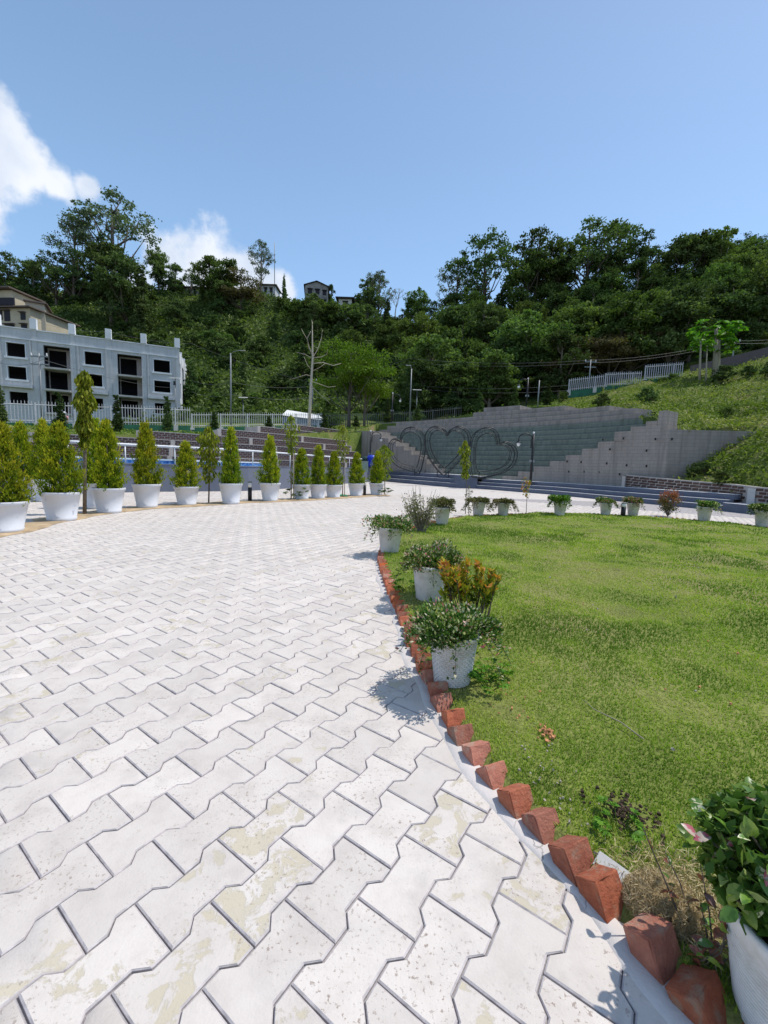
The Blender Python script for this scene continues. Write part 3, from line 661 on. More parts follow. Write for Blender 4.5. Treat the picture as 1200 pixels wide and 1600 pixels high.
# ------------------------------------------------------------------ terrain behind the terraces and the wall
def zat(px, py, Y): return float(at(px, py, Y)[2])
cols = {  # picture column: (distance, height)
 -500: [(20, 2.6), (30, 3), (55, 6), (80, 22), (110, 42), (150, 50), (300, 50)],
 0: [(20.6, 2.0), (24.6, 2.75), (27, 2.9), (50, 4.2), (60, 5), (75, 18), (90, 27), (120, zat(0, 470, 120)), (150, 46), (300, 46)],
 150: [(22.0, 2.05), (27, 2.72), (30, 2.9), (50, 4.2), (66, 6), (80, zat(150, 560, 80)), (118, zat(150, 462, 118)), (150, 46), (300, 46)],
 300: [(24.7, 2.5), (31, 2.95), (33, 3.05), (50, 5), (64, zat(300, 640, 64)), (90, zat(300, 540, 90)), (118, zat(300, 462, 118)), (150, 46), (300, 46)],
 450: [(28.0, 2.95), (34, 3.3), (38, 3.6), (50, 5.2), (62, zat(450, 640, 62)), (88, zat(450, 550, 88)), (116, zat(450, 475, 116)), (150, 44), (300, 44)],
 560: [(33.3, 3.6), (37, 4.3), (48, 5.2), (62, zat(560, 635, 62)), (90, zat(560, 555, 90)), (118, zat(560, 492, 118)), (150, 42), (300, 42)],
 585: [(35.5, 4.55), (40, 4.6), (48, 5.2), (62, zat(590, 635, 62)), (90, zat(590, 555, 90)), (118, zat(590, 500, 118)), (150, 42), (300, 42)],
 660: [(33.5, 4.6), (40, 4.8), (50, 6), (60, zat(660, 630, 60)), (86, zat(660, 560, 86)), (112, zat(660, 505, 112)), (150, 40), (300, 40)],
 760: [(30.5, 5.3), (38, 5.5), (48, 7), (58, zat(760, 620, 58)), (80, zat(760, 550, 80)), (105, zat(760, 480, 105)), (150, 42), (300, 42)],
 900: [(26, 4.9), (34, 6.3), (42, zat(900, 618, 42)), (52, zat(900, 610, 52)), (75, zat(900, 530, 75)), (98, zat(900, 462, 98)), (140, 44), (300, 44)],
 960: [(22.2, zat(960, 655, 22.2)), (30, zat(960, 626, 30)), (40, zat(960, 600, 40)), (52, zat(960, 596, 52)), (75, zat(960, 520, 75)), (96, zat(960, 450, 96)), (140, 44), (300, 44)],
 1030: [(18.3, zat(1030, 668, 18.3)), (24, zat(1030, 636, 24)), (38, zat(1030, 590, 38)), (50, zat(1030, 585, 50)), (72, zat(1030, 510, 72)), (92, zat(1030, 440, 92)), (140, 44), (300, 44)],
 1110: [(17.9, zat(1110, 675, 17.9)), (24, zat(1110, 634, 24)), (36, zat(1110, 578, 36)), (48, zat(1110, 570, 48)), (70, zat(1110, 500, 70)), (90, zat(1110, 430, 90)), (140, 44), (300, 44)],
 1180: [(17.6, zat(1180, 669, 17.6)), (24, zat(1180, 615, 24)), (34, zat(1180, 556, 34)), (46, zat(1180, 552, 46)), (68, zat(1180, 490, 68)), (88, zat(1180, 430, 88)), (140, 44), (300, 44)],
 1300: [(11.8, .8), (13.5, 2.2), (17, 4.6), (22, 7), (30, 11), (44, 13), (66, 24), (86, 38), (140, 44), (300, 44)],
 1700: [(9, .8), (12, 3), (17, 7), (30, 13), (60, 24), (86, 38), (140, 44), (300, 44)]}
front = {1044: [(17.1, .7), (17.9, zat(1044, 748, 17.9))], 1075: [(16.4, .66), (17.6, zat(1075, 735, 17.6))], 1110: [(15.6, .62), (16.5, zat(1110, 727, 16.5)), (17.5, zat(1110, 712, 17.5))], 1145: [(14.9, .6), (16, zat(1145, 716, 16)), (17.5, zat(1145, 690, 17.5))],
 1180: [(14.0, .55), (15.3, zat(1180, 705, 15.3)), (17.6, zat(1180, 669, 17.6))], 1300: cols[1300], 1700: cols[1700]}
fkeys = sorted(front); FU = np.array([(k - 600) / 660 for k in fkeys])
ckeys = sorted(cols); CU = np.array([(k - 600) / 660 for k in ckeys])
def zt_(X, Y):
    X = np.atleast_1d(np.asarray(X, float)); Y = np.atleast_1d(np.asarray(Y, float)); u = X / np.maximum(Y, 1)
    Zs = np.stack([np.interp(Y, [a for a, b in cols[k]], [b for a, b in cols[k]]) for k in ckeys], 0)
    i = np.clip(np.searchsorted(CU, u) - 1, 0, len(CU) - 2); f = np.clip((u - CU[i]) / (CU[i + 1] - CU[i]), 0, 1)
    ar = np.arange(len(X)); z = Zs[i, ar] * (1 - f) + Zs[i + 1, ar] * f
    Zf = np.stack([np.interp(Y, [a for a, b in front[k]], [b for a, b in front[k]]) for k in fkeys], 0); i = np.clip(np.searchsorted(FU, u) - 1, 0, len(FU) - 2); f = np.clip((u - FU[i]) / (FU[i + 1] - FU[i]), 0, 1)
    return np.where((u > FU[0] - .002) & (Y < 17.7), Zf[i, ar] * (1 - f) + Zf[i + 1, ar] * f, z)
def zter(X, Y, bumps=True):
    z = zt_(X, Y); X = np.atleast_1d(X); Y = np.atleast_1d(Y)
    if bumps:
        k = np.clip((Y - 50) / 20, 0, 1); z = z + k * ((smoothnoise(X, Y, 9, 4) - .5) * 3.4 + (smoothnoise(X, Y, 3.6, 5) - .5) * 2.2 + (smoothnoise(X, Y, 1.8, 6) - .5) * 1.1)
        u = X / Y; s = np.clip((u - .45) / .1, 0, 1) * (1 - k); z = z + s * ((smoothnoise(X, Y, 2.0, 7) - .5) * .5 + (smoothnoise(X, Y, .8, 8) - .5) * .32 + (smoothnoise(X, Y, .35, 9) - .5) * .12)
    return z
def Z1(X, Y, b=True): return float(zter(X, Y, b)[0])
def start_y(u):   # where the terrain begins, just behind walls
    return np.where(np.asarray(u) > FU[0], np.interp(u, FU, [front[k][0][0] for k in fkeys]), np.interp(u, CU, [cols[k][0][0] for k in ckeys]))
def strip(name, us, nY, y1f, mat, y0f=None, org=True):
    us = np.asarray(us); vs = []
    for u in us:
        y0 = start_y(u) - .15 if y0f is None else y0f(u); y1 = y1f(u); ys = y0 + (y1 - y0) * (np.linspace(0, 1, nY) ** 1.25)
        X = u * ys; z = zter(X, ys); z[0] = -.1 if y0 < 51 else z[0]; ys = np.r_[ys[1], ys[1:]]; X = np.r_[X[1], X[1:]]; vs.append(np.stack([X, ys, z], 1))
    m = len(us); Vv = np.concatenate(vs); F = np.array([(i * nY + k, (i + 1) * nY + k, (i + 1) * nY + k + 1, i * nY + k + 1) for i in range(m - 1) for k in range(nY - 1)])
    o = link(name, npmesh(name, Vv, F, smooth=True), mat); return tag(o, kind='structure')
uL = np.linspace(-1.7, .46, 260); uR = np.linspace(.46, 1.7, 200)
strip('terrace_lawn', uL, 30, lambda u: 52, M_slope)
strip('grassy_slope', uR, 130, lambda u: 52, M_slope, lambda u: 17.72 if u > .66 else float(np.interp(u, CU, [cols[k][0][0] for k in ckeys])) - .1)
strip('grassy_bank', np.linspace(FU[0], 1.7, 120), 30, lambda u: 17.74, M_slope, lambda u: float(np.interp(u, FU, [front[k][0][0] for k in fkeys])) - .1)
strip('hillside', np.linspace(-1.7, 1.7, 330), 150, lambda u: 300, M_soil, lambda u: 51.9)

# weeds on the slope and on the terrace tops, leaf clumps over the hillside
def scatter(n, ulo, uhi, ylo, yhi, pw=1.0):
    u = rng.uniform(ulo, uhi, n); y = ylo + (yhi - ylo) * rng.random(n) ** pw; ok = y > start_y(u) + .05
    return u[ok] * y[ok], y[ok]
def lay(name, X, Y, h, size, per, mat, up, spread, tintf=None, kind='stuff', label='', cat='undergrowth', aspect=.55):
    z = zter(X, Y); C = np.stack([X, Y, z], 1); C = np.repeat(C, per, 0); n = len(C)
    C += rng.normal(size=(n, 3)) * np.array([spread, spread, spread * .6]); C[:, 2] += np.abs(rng.normal(size=n)) * h
    sz = size * rng.uniform(.6, 1.4, n); V, F = leaves(C, sz, up, aspect); t = np.clip((tintf(C) if tintf else .5) + rng.normal(size=n) * .17, 0, 1)
    return tag(link(name, npmesh(name, V, F, t), mat), label, cat, kind=kind)
X, Y = scatter(26000, .40, 1.25, 12, 52, 1.3)
lay('weeds', X, Y, .05, .13, 5, M_weed, .35, .14, lambda C: .25 + .7 * smoothnoise(C[:, 0], C[:, 1], 1.6, 31) * (0.5 + smoothnoise(C[:, 0], C[:, 1], .5, 32)), label='tangled yellow green weeds covering the slope beside the grey wall', cat='weeds')
X, Y = scatter(9000, -1.15, .42, 18, 50, 1.4)
lay('weeds', X, Y, .05, .16, 3, M_weed, .3, .12, lambda C: .6 * smoothnoise(C[:, 0], C[:, 1], 2, 31) + .2, label='low green weeds on the terrace top before the fence', cat='weeds')
X, Y = scatter(30000, -1.15, 1.1, 56, 128, .9)
def hillt(C): return .15 + .55 * smoothnoise(C[:, 0], C[:, 1], 7, 41) + .25 * smoothnoise(C[:, 0], C[:, 1], 2.4, 42)
lay('hillside_undergrowth', X, Y, .5, .55, 6, M_vine, .45, .5, hillt, label='dense green creepers and bushes covering the whole hillside', aspect=.7)

# ------------------------------------------------------------------ fences
M_pick = plain('weathered_white_metal', (.52, .52, .53), .6, var=.15, bump=0)
M_dkm = plain('black_metal', (.02, .02, .022), .45, bump=0)
M_dgreen = plain('dark_green_paint', (.025, .12, .07), .7, var=.25, scale=2, bump=.1)
def picket_mesh(h, wd_=.035, dp=.02, mat=M_pick):
    m = MB(); m.add([(-wd_ / 2, -dp / 2, 0), (wd_ / 2, -dp / 2, 0), (wd_ / 2, dp / 2, 0), (-wd_ / 2, dp / 2, 0), (-wd_ / 2, -dp / 2, h * .93), (wd_ / 2, -dp / 2, h * .93), (wd_ / 2, dp / 2, h * .93), (-wd_ / 2, dp / 2, h * .93), (0, 0, h)],
                    [(3, 2, 1, 0), (0, 1, 5, 4), (1, 2, 6, 5), (2, 3, 7, 6), (3, 0, 4, 7), (4, 5, 8), (5, 6, 8), (6, 7, 8), (7, 4, 8)])
    me = m.mesh('picket'); me.materials.append(mat); return me
def fence(pts, label, h=1.3, step=.165, base=.32, post_every=12, mat=M_pick, basemat=M_dgreen, joined=False, group=None, wd_=.035):
    pts = [Vector(p) for p in pts]; t = thing('fence', label, 'fence', pts[0], group)
    P = resample(np.array(pts), step); pm = picket_mesh(h, wd_, mat=mat); o0 = np.array(pts[0]); J = MB()
    for i, p in enumerate(P):
        a = P[min(i + 1, len(P) - 1)] - P[max(i - 1, 0)]; rz = math.atan2(a[1], a[0])
        if i % post_every == 0:
            MB().box((p[0], p[1], p[2] + (base + h * .92) / 2 - .1), (.09, .09, base + h * .92 + .2), rz).build('post', mat, t)
            if base: MB().box((p[0], p[1], p[2] + base * .45), (.3, .26, base * 1.35), rz).build('footing', M_conc, t)
        elif joined: J.box((p[0], p[1], p[2] + base + h / 2), (wd_, .02, h), rz)
        else:
            o = link('picket', pm, None, t); o.location = p - o0 + np.array([0, 0, base]); o.rotation_euler = (0, 0, rz)
    if joined: tag(J.build('picket', mat, t), kind='stuff')
    for k in (.12, .82): MB().tube([(p[0], p[1], p[2] + base + h * k) for p in P[::4]] + [tuple(P[-1] + np.array([0, 0, base + h * k]))], .022, 4, smooth=False).build('rail', mat, t)
    if base:
        q = P[:, :2]; ribbon(MB(), offs_line(q[::4], -.08), offs_line(q[::4], .08), 0, base) if False else None
        m = MB(); idx = list(range(0, len(P), 4)) + [len(P) - 1]
        for a_, b_ in zip(idx[:-1], idx[1:]):
            if np.linalg.norm(P[a_] - P[b_]) > .01: m.slab(P[a_], P[b_], (P[a_][2] - .3, P[b_][2] - .3), (P[a_][2] + base, P[b_][2] + base), .14, -.07)
        m.build('base_wall', basemat, t)
    return t
FP = [(px, Y) for px, Y in [(-80, 24.5), (0, 25.5), (100, 27.5), (200, 29.5), (300, 32)]]
fy = lambda px: np.interp(px, [-80, 0, 300, 500], [667, 669, 672, 668])
fence([at(px, fy(px), Y) for px, Y in FP], 'weathered white picket fence on a dark green base before the unfinished building', 1.38, .165)
fence([at(px, fy(px) - 1, Y) for px, Y in [(300, 32.05), (400, 35), (505, 38.5)]], 'grey picket fence between the unfinished building and the tall pale trunk', 1.15, .175, .12)
fence([at(px, fyy, Y) for px, fyy, Y in [(506, 666, 38.7), (560, 664, 39.5), (640, 661, 39.5), (722, 653, 39.5)]], 'dark metal railing behind the left top of the grey wall', 1.1, .2, 0, 10, plain('dull_dark_metal', (.10, .10, .10), .6, bump=0), joined=True)
MB2 = None
for (a, b, pya, pyb, Y, ht, lab, bs) in [(888, 942, 617, 611, 40, 1.15, 'lowest white picket fence panel on the slope with a green base', .35), (945, 1003, 604, 602, 39, 1.2, 'middle white picket fence panel on the slope, beside a square pier', .06), (1007, 1068, 594, 590, 38, 1.3, 'highest white picket fence panel on the slope, next to the papaya trees', .06)]:
    fence([at(a, pya, Y), at(b, pyb, Y - .6)], lab, ht, .17, bs, 13, plain('white_metal', (.46, .46, .50), .5, bump=0), wd_=.06, group='white fence panels up the right slope')
# sloping kerb wall of the road at the top right
kw = thing('road_wall', 'sloping dark grey road wall at the top right of the slope', 'wall', at(1130, 570, 38))
KP = [at(1078, 578, 39.5), at(1130, 566, 38), at(1200, 549, 36), at(1320, 520, 34)]
m = MB()
for a, b in zip(KP[:-1], KP[1:]): m.slab(a, b, (a[2] - .9, b[2] - .9), (a[2] + .35, b[2] + .35), .3)
m.build('wall', plain('dark_stained_concrete', (.12, .10, .10), .9), kw)

# ------------------------------------------------------------------ unfinished building on the left
FD = np.array([.913, .407, 0]); FN = np.array([.407, -.913, 0]); A0 = at(278, 640, 60)
def hit(px, py, off=0.0):
    v = ray(px, py); o = np.array([0, 0, EYE]); t = ((A0 + FN * off - o) @ FN) / (v @ FN); p = o + v * t; return float((p - A0) @ FD), float(p[2])
bld = thing('building', 'three storey unfinished grey concrete building with dark glassless windows and roof stubs', 'building', (A0[0], A0[1], 3.5))
M_rc = blockmat('raw_grey_concrete', (.52, .53, .545), (.56, .57, .58), .4, .9, .88, .25); M_rc2 = plain('raw_floor_concrete', (.42, .41, .39), .9, var=.2, scale=.8)
M_dark = plain('dark_interior', (.035, .035, .045), .95, bump=0); M_pale_lit = plain('pale_trim_sunlit_concrete', (.68, .70, .73), .85, var=.1, scale=.7, bump=.1)  # pale trim; on stubs, parapet and side wall sunlight is put into the colour
def fbox(mb, t0, t1, z0, z1, f, b):
    """box on the facade: t along it, f front and b back distance outwards (+ towards the viewer)"""
    a = A0 + FD * t0; c = A0 + FD * t1; vs = []
    for z in (z0, z1):
        for p, o in ((a, f), (c, f), (c, b), (a, b)): q = p + FN * o; vs.append((q[0], q[1], z))
    return mb.add(vs, [(3, 2, 1, 0), (4, 5, 6, 7), (0, 1, 5, 4), (1, 2, 6, 5), (2, 3, 7, 6), (3, 0, 4, 7)])
T = lambda px, py=600: hit(px, py)[0]
zpar = hit(278, 545)[1]; flo = [hit(250, y)[1] for y in (648, 611.5, 578)]      # floor levels read at the right hand bay
z_top = zpar
wz = [(hit(254, 613)[1], hit(254, 595.5)[1]), (hit(254, 582)[1], hit(254, 563)[1])]
# window bands: ground, first, second
WB = [(wz[0][0] - 3.15 + .25, wz[0][1] - 3.0), wz[0], wz[1]]
stub = [T(-60), T(1), T(57), T(116), T(172), T(226), T(278)]
bays = [('w', T(-48), T(-20)), ('w', T(13.5), T(42)), ('b', T(72), T(100)), ('w', T(134), T(160)), ('b', T(186), T(212)), ('w', T(241), T(266))]
bays = [b for b in bays if b[1] > T(-60) and b[1] < b[2] and not (b[0] == 'b' and b[1] < T(-5))]
TL = T(-70)
def wall_holes(t0, t1, z0, z1, holes, f, b, name, mat):
    ts = sorted({t0, t1, *[h[0] for h in holes], *[h[1] for h in holes]}); m = MB()
    for a, c in zip(ts[:-1], ts[1:]):
        mid = (a + c) / 2; zs = sorted([(h[2], h[3]) for h in holes if h[0] <= mid <= h[1]]); z = z0
        for q0, q1 in zs:
            if q0 > z: fbox(m, a, c, z, q0, f, b)
            z = max(z, q1)
        if z < z1: fbox(m, a, c, z, z1, f, b)
    return m.build(name, mat, bld)
fl = [WB[k][0] - .95 for k in range(3)]
holes = []
for kd, a, b in bays:
    for k in range(3):
        if kd == 'w': holes.append((a, b, WB[k][0], WB[k][1]))
        else: holes.append((a - .1, b + .75, fl[k] + .1, fl[k] + 2.75))
wall_holes(TL, T(278), 3.0, z_top, holes, 0, -.3, 'wall', M_rc)
for kd, a, b in bays:
    for k in range(3):
        if kd == 'w':
            m = MB(); z0, z1 = WB[k]; fbox(m, a - .1, b + .1, z1, z1 + .08, .12, -.1); fbox(m, a - .25, b + .25, z0 - .22, z0 - .0, .14, -.1); fbox(m, a - .1, a - .003, z0, z1, .06, -.1); fbox(m, b + .003, b + .1, z0, z1, .06, -.1)
            if k: m.build('window', M_pale_lit, bld)
            else: m2 = MB(); fbox(m2, a - .1, b + .1, z0 - .12, z0 - .003, .06, -.2); m2.build('window', M_pale_lit, bld)
        else:
            b2 = b + .75; m = MB(); fbox(m, a - .1, b2, fl[k] - .12, fl[k] + .1, .5, -2.0); m.build('balcony_slab', M_rc2, bld)
            m = MB(); fbox(m, a - .1, b2, fl[k] + 2.75, fl[k] + 2.76, -.3, -2.0)
            wall_holes(a - .1, b2, fl[k] + .1, fl[k] + 2.75, [(a, b, fl[k] + .35, fl[k] + 2.55)], -1.7, -1.95, 'balcony_wall', plain('raw_plaster', (.42, .38, .36), .9) if k == 0 and kd == 'b' else bpy.data.materials.get('raw_plaster', M_rc2))
# projecting framed panels round window bays of the upper storeys
for kd, a, b in bays:
    if kd == 'w': m = MB(); fbox(m, a - .75, b + .6, WB[1][0] - 1.0, WB[1][0] - .75, .5, 0); fbox(m, a - .75, a - .6, WB[1][0] - .75, WB[2][1] + .55, .12, 0); fbox(m, b + .45, b + .6, WB[1][0] - .75, WB[2][1] + .55, .12, 0); m.build('ledge', M_rc, bld)
m = MB(); 
for t in stub: fbox(m, t - .32, t + .32, z_top - 1.0, z_top + 1.35, .16, -.45)
for i, t in enumerate(stub): q = MB(); fbox(q, t - .26, t + .26, 3.0, z_top + 1.3, .06, -.31); q.build('pillar', M_rc, bld); q = MB(); fbox(q, t - .33, t + .33, z_top + .1, z_top + 1.34, .23, -.34); q.build('roof_stub', M_pale_lit, bld)
q = MB(); fbox(q, TL, T(278), z_top - .02, z_top + .09, .1, -.42); q.build('parapet', M_pale_lit, bld)
q = MB(); fbox(q, TL, T(278), z_top - 1.25, z_top - 1.1, .12, 0); q.build('string_course', M_pale_lit, bld)
# inside: floors, back wall, side wall
SD = -FN
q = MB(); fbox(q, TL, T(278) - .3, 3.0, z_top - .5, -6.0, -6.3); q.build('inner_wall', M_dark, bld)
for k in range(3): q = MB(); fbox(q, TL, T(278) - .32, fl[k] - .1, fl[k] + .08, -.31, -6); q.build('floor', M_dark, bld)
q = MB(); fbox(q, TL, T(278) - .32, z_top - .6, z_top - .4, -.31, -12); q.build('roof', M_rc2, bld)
tE = T(278)
SDV = np.array([-.33, .944, 0])
def sbox(m, s0, s1, z0, z1, o0=0, o1=-.3):
    e = A0 + FD * tE; p = e + SDV * s0; q_ = e + SDV * s1; return m.add([(*(v[:2] + FD[:2] * o), z) for z in (z0, z1) for v, o in ((p, o1), (p, o0), (q_, o0), (q_, o1))], [(3, 2, 1, 0), (4, 5, 6, 7), (0, 1, 5, 4), (1, 2, 6, 5), (2, 3, 7, 6), (3, 0, 4, 7)])
m = MB(); ssw = [(1.6, 3.4), (5.2, 7.4), (9.2, 11.4)]
zs0 = 3.0; cuts = [0.3] + [x for s in ssw for x in s] + [14.0]
for i in range(0, len(cuts), 2): sbox(m, cuts[i], cuts[i + 1], 3.0, z_top)
for s0, s1 in ssw:
    z = 3.0
    for k in range(3): sbox(m, s0, s1, z, WB[k][0] - .3); z = WB[k][1] + .35
    sbox(m, s0, s1, z, z_top)
m.build('side_wall', M_pale_lit, bld)  # sun on this side is painted by a paler tone than the facade
for s in (4.4, 8.4, 13.8): q = MB(); sbox(q, s - .2, s + .3, 3.0, z_top + .5, .06, -.31); q.build('pillar', M_pale_lit, bld)
q = MB(); sbox(q, .5, 14, z_top - .0, z_top + .1, .003, -.3); q.build('parapet', M_pale_lit, bld)
q = MB(); fbox(q, tE - 8, tE - .35, 3.0, z_top - .5, -13.6, -13.9); q.build('rear_wall', M_rc, bld)

# ------------------------------------------------------------------ other houses
def house(name, label, px0, px1, pyt, pyb, Y, rz, depth, wallm, roofm, floors, wins, roof='gable', rise=1.5, cat='house', ov=.5, arch=False):
    a, b = at(px0, pyb, Y), at(px1, pyb, Y); wd = abs(b[0] - a[0]) / max(.3, math.cos(rz)); zt0 = at((px0 + px1) / 2, pyt, Y)[2]; zb = (a[2] + b[2]) / 2
    c = (a + b) / 2; H = zt0 - zb; t = thing(name, label, cat, (c[0], c[1], zb))
    def part(nm, m, mat): 
        me = m.mesh(nm); Rm = Matrix.Rotation(rz, 4, 'Z'); me.transform(Rm); return link(nm, me, mat, t)
    m = MB(); m.box((0, depth / 2, (H - 4) / 2), (wd, depth, H + 4)); part('wall', m, wallm)
    if roof == 'gable':   # ridge runs away from viewer, gable faces front
        m = MB(); w2 = wd / 2 + ov; th = .15; m.add([(-w2, -ov, H - .1), (0, -ov, H + rise), (w2, -ov, H - .1), (-w2, depth + ov, H - .1), (0, depth + ov, H + rise), (w2, depth + ov, H - .1), (-w2, -ov, H - .1 + th), (0, -ov, H + rise + th), (w2, -ov, H - .1 + th), (-w2, depth + ov, H - .1 + th), (0, depth + ov, H + rise + th), (w2, depth + ov, H - .1 + th)],
            [(0, 1, 4, 3), (1, 2, 5, 4), (6, 9, 10, 7), (7, 10, 11, 8), (0, 6, 7, 1), (1, 7, 8, 2), (0, 3, 9, 6), (2, 8, 11, 5), (3, 4, 10, 9), (4, 5, 11, 10)]); part('roof', m, roofm)
        m = MB(); m.add([(-wd / 2, 0.001, H), (wd / 2, 0.001, H), (0, 0.001, H + rise * .92), (-wd / 2, .2, H), (wd / 2, .2, H), (0, .2, H + rise * .92)], [(0, 1, 2), (5, 4, 3), (0, 2, 5, 3), (1, 4, 5, 2)]); part('gable', m, wallm)
    else:
        m = MB(); m.box((0, depth / 2 - .1, H + .1), (wd + 2 * ov, depth + 2 * ov, .2)); m.box((0, depth / 2, H + .2 + rise / 2), (wd * .9, depth * .9, rise), taper=.35) if rise > .2 else None; part('roof', m, roofm)
    for (u0, u1, v0, v1) in wins:
        x0, x1, z0, z1 = (u0 - .5) * wd, (u1 - .5) * wd, v0 * H, v1 * H
        m = MB(); m.box(((x0 + x1) / 2, -.02, (z0 + z1) / 2), (x1 - x0, .1, z1 - z0)); w_ = part('window', m, M_dark)
        m = MB(); m.box(((x0 + x1) / 2, -.2, z1 + .1), (x1 - x0 + .3, .5, .1)); o = part('canopy', m, roofm); o.parent = w_
    return t
M_cream = plain('cream_plaster', (.48, .42, .30), .9, var=.12, scale=.6); M_roofb = plain('brown_roof_sheet', (.13, .10, .085), .8, var=.2, scale=.5)
M_oldw = MatB('mould_stained_plaster', .9); M_oldw.color(M_oldw.ramp(M_oldw.noise(.7, 8, .7), [(.35, (.10, .10, .09)), (.5, (.26, .25, .23)), (.7, (.36, .35, .33))])); M_oldw = M_oldw.m
M_darkroof = plain('dark_roof_sheet', (.05, .05, .055), .8, bump=0)
h1 = house('house', 'cream two storey house with brown roof edges above the unfinished building', -30, 53, 482, 518, 74, -.12, 9, M_cream, M_roofb, 2, [(.02, .2, .5, .88), (.28, .42, .5, .88), (.46, .58, .45, .9), (.80, .90, .5, .8), (.46, .66, .02, .3), (.8, .92, .05, .3)], 'flat', .3, ov=.6)
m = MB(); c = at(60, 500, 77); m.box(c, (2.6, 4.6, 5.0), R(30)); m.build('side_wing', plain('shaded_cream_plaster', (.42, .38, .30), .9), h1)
m = MB(); c = at(60, 479, 77); m.box(c, (3.2, 5.4, .2), R(30)); m.build('roof', M_roofb, h1)
m = MB(); c = at(12, 474, 78); m.box(c, (7.0, 5, 2.4), -.1); m.build('upper_storey', M_cream, h1); m = MB(); c = at(10, 461, 78); m.box(c, (8.4, 7, .22), -.1); m.build('roof', M_roofb, h1)
m = MB(); c = at(5, 471, 75); m.box(c, (4.2, .2, 1.2), -.1); m.build('window', M_dark, h1)
house('house', 'mould stained grey two storey house with a dark gabled roof on the ridge', 477, 512, 447, 480, 104, .15, 8, M_oldw, M_darkroof, 2, [(.12, .3, .62, .82), (.45, .62, .62, .82), (.76, .92, .6, .8), (.15, .3, .1, .35), (.5, .62, .05, .4), (.76, .9, .12, .35)], 'gable', 1.0, ov=.35)
house('house', 'small white house with one window right of the stained house on the ridge', 529, 549, 467, 484, 103, 0, 5, plain('offwhite_plaster', (.55, .55, .50), .9), M_darkroof, 1, [(.35, .7, .3, .7)], 'flat', .3, ov=.7)
house('hut', 'dark wooden hut under trees on the left ridge', 263, 282, 441, 460, 118, .2, 5, plain('dark_timber', (.06, .05, .045), .9), M_darkroof, 1, [(.3, .6, .3, .7)], 'gable', .8)
house('house', 'low pale wall of a house half hidden by trees on the left ridge', 290, 316, 450, 463, 118, .0, 5, plain('dusty_plaster', (.38, .36, .33), .9), M_darkroof, 1, [(.2, .35, .3, .8), (.5, .65, .3, .8)], 'flat', .4)
house('house', 'small white building with a railing beneath the tall thin tree on the ridge', 402, 430, 446, 460, 119, 0, 5, plain('white_plaster', (.5, .5, .5), .9), M_roofb, 1, [(.1, .25, .2, .7), (.4, .55, .2, .7), (.7, .85, .2, .7)], 'flat', .3)
# long shed behind the fence
sh = thing('shed', 'long low shed with a white curved roof behind the grey picket fence', 'shed', at(470, 660, 45)); a, b = at(441, 663, 44), at(503, 664, 44)
m = MB(); m.slab(a, b, a[2] - 1, a[2] + .75, 3); m.build('wall', plain('blue_grey_sheet', (.20, .24, .30), .6), sh)
m = MB(); za = zat(441, 641, 44); zb_ = zat(503, 648, 44); z1_ = zat(470, 654, 44)
m.add([(a[0], a[1] - .2, z1_ + .25), (b[0], b[1] - .2, z1_ - .1), (b[0] - .6, b[1] + 1.6, zb_ + .15), (a[0] + .1, a[1] + 1.6, za + .25), (b[0] + .05, b[1] + 3.4, z1_), (a[0], a[1] + 3.4, z1_ + .2)], [(0, 1, 2, 3), (3, 2, 4, 5), (1, 4, 2), (0, 3, 5)]); m.build('roof', plain('white_roof_sheet', (.72, .71, .68), .5, bump=0), sh)
hut = house('hut', 'small lilac rooftop box behind the lowest white fence panel of the slope', 890, 900, 590, 605, 43, 0, 1.5, M_pale_lit, M_roofb, 1, [(.3, .6, .3, .6)], 'flat', .1, ov=.1) if False else None

# ------------------------------------------------------------------ poles, lamps, wires
M_galv = plain('galvanised_steel', (.22, .235, .24), .5, metal=.3, bump=0)
def pole(px, pyt, pyb, Y, label, r=.07, kind='plain', mat=M_galv, arm=1):
    a = at(px, pyb, Y); b = at(px, pyt, Y); zt0 = b[2]; t = thing('utility_pole' if kind == 'cross' else 'street_lamp', label, 'pole' if kind == 'cross' else 'street lamp', (a[0], a[1], a[2] - .3))
    MB().tube([(a[0], a[1], a[2] - .6), (a[0], a[1], zt0)], [r, r * .7], 8).build('pole', mat, t)
    if kind == 'cross':
        for dz in (.2, .7): MB().box((a[0], a[1], zt0 - dz), (1.1, .07, .08)).build('crossarm', mat, t)
        m = MB()
        for dx in (-.5, 0, .5): m.lathe([(.04, 0), (.06, .05), (.03, .1), (.05, .14), (.0, .18)], (a[0] + dx, a[1], zt0 - .16), 6)
        m.build('insulator', M_whiteedge, t)
    elif kind == 'lamp':
        MB().tube([(a[0], a[1], zt0 - .05), (a[0] + arm * .35, a[1], zt0 + .2), (a[0] + arm * 1.0, a[1] - .1, zt0 + .28)], .03, 6).build('arm', mat, t)
        MB().box((a[0] + arm * 1.25, a[1] - .1, zt0 + .27), (.5, .16, .06)).build('lamp_head', M_conc, t)
    elif kind == 'solar':
        MB().box((a[0], a[1], zt0 + .05), (.85, .4, .04), M=Matrix.Rotation(.25, 4, 'X')).build('solar_panel', M_conc, t)
        MB().box((a[0], a[1] - .1, zt0 - .35), (.14, .1, .3)).build('lamp_head', M_dkm, t)
    return t
pole(67, 552, 668, 28, 'tall thin grey pole rising before the unfinished building', .07, 'cross')
pole(275, 592, 664, 34, 'slim lamp pole with a flat solar panel at the corner of the unfinished building', .05, 'solar')
pole(361, 552, 664, 44, 'tall pale street lamp pole against the green hillside', .1, 'lamp')
pole(380, 622, 664, 43, 'short lamp post with a flat white head right of the tall pale pole', .05, 'solar')
pole(640, 576, 655, 42, 'tall pale street lamp pole left of centre behind the dark railing', .07, 'lamp', arm=-.25)
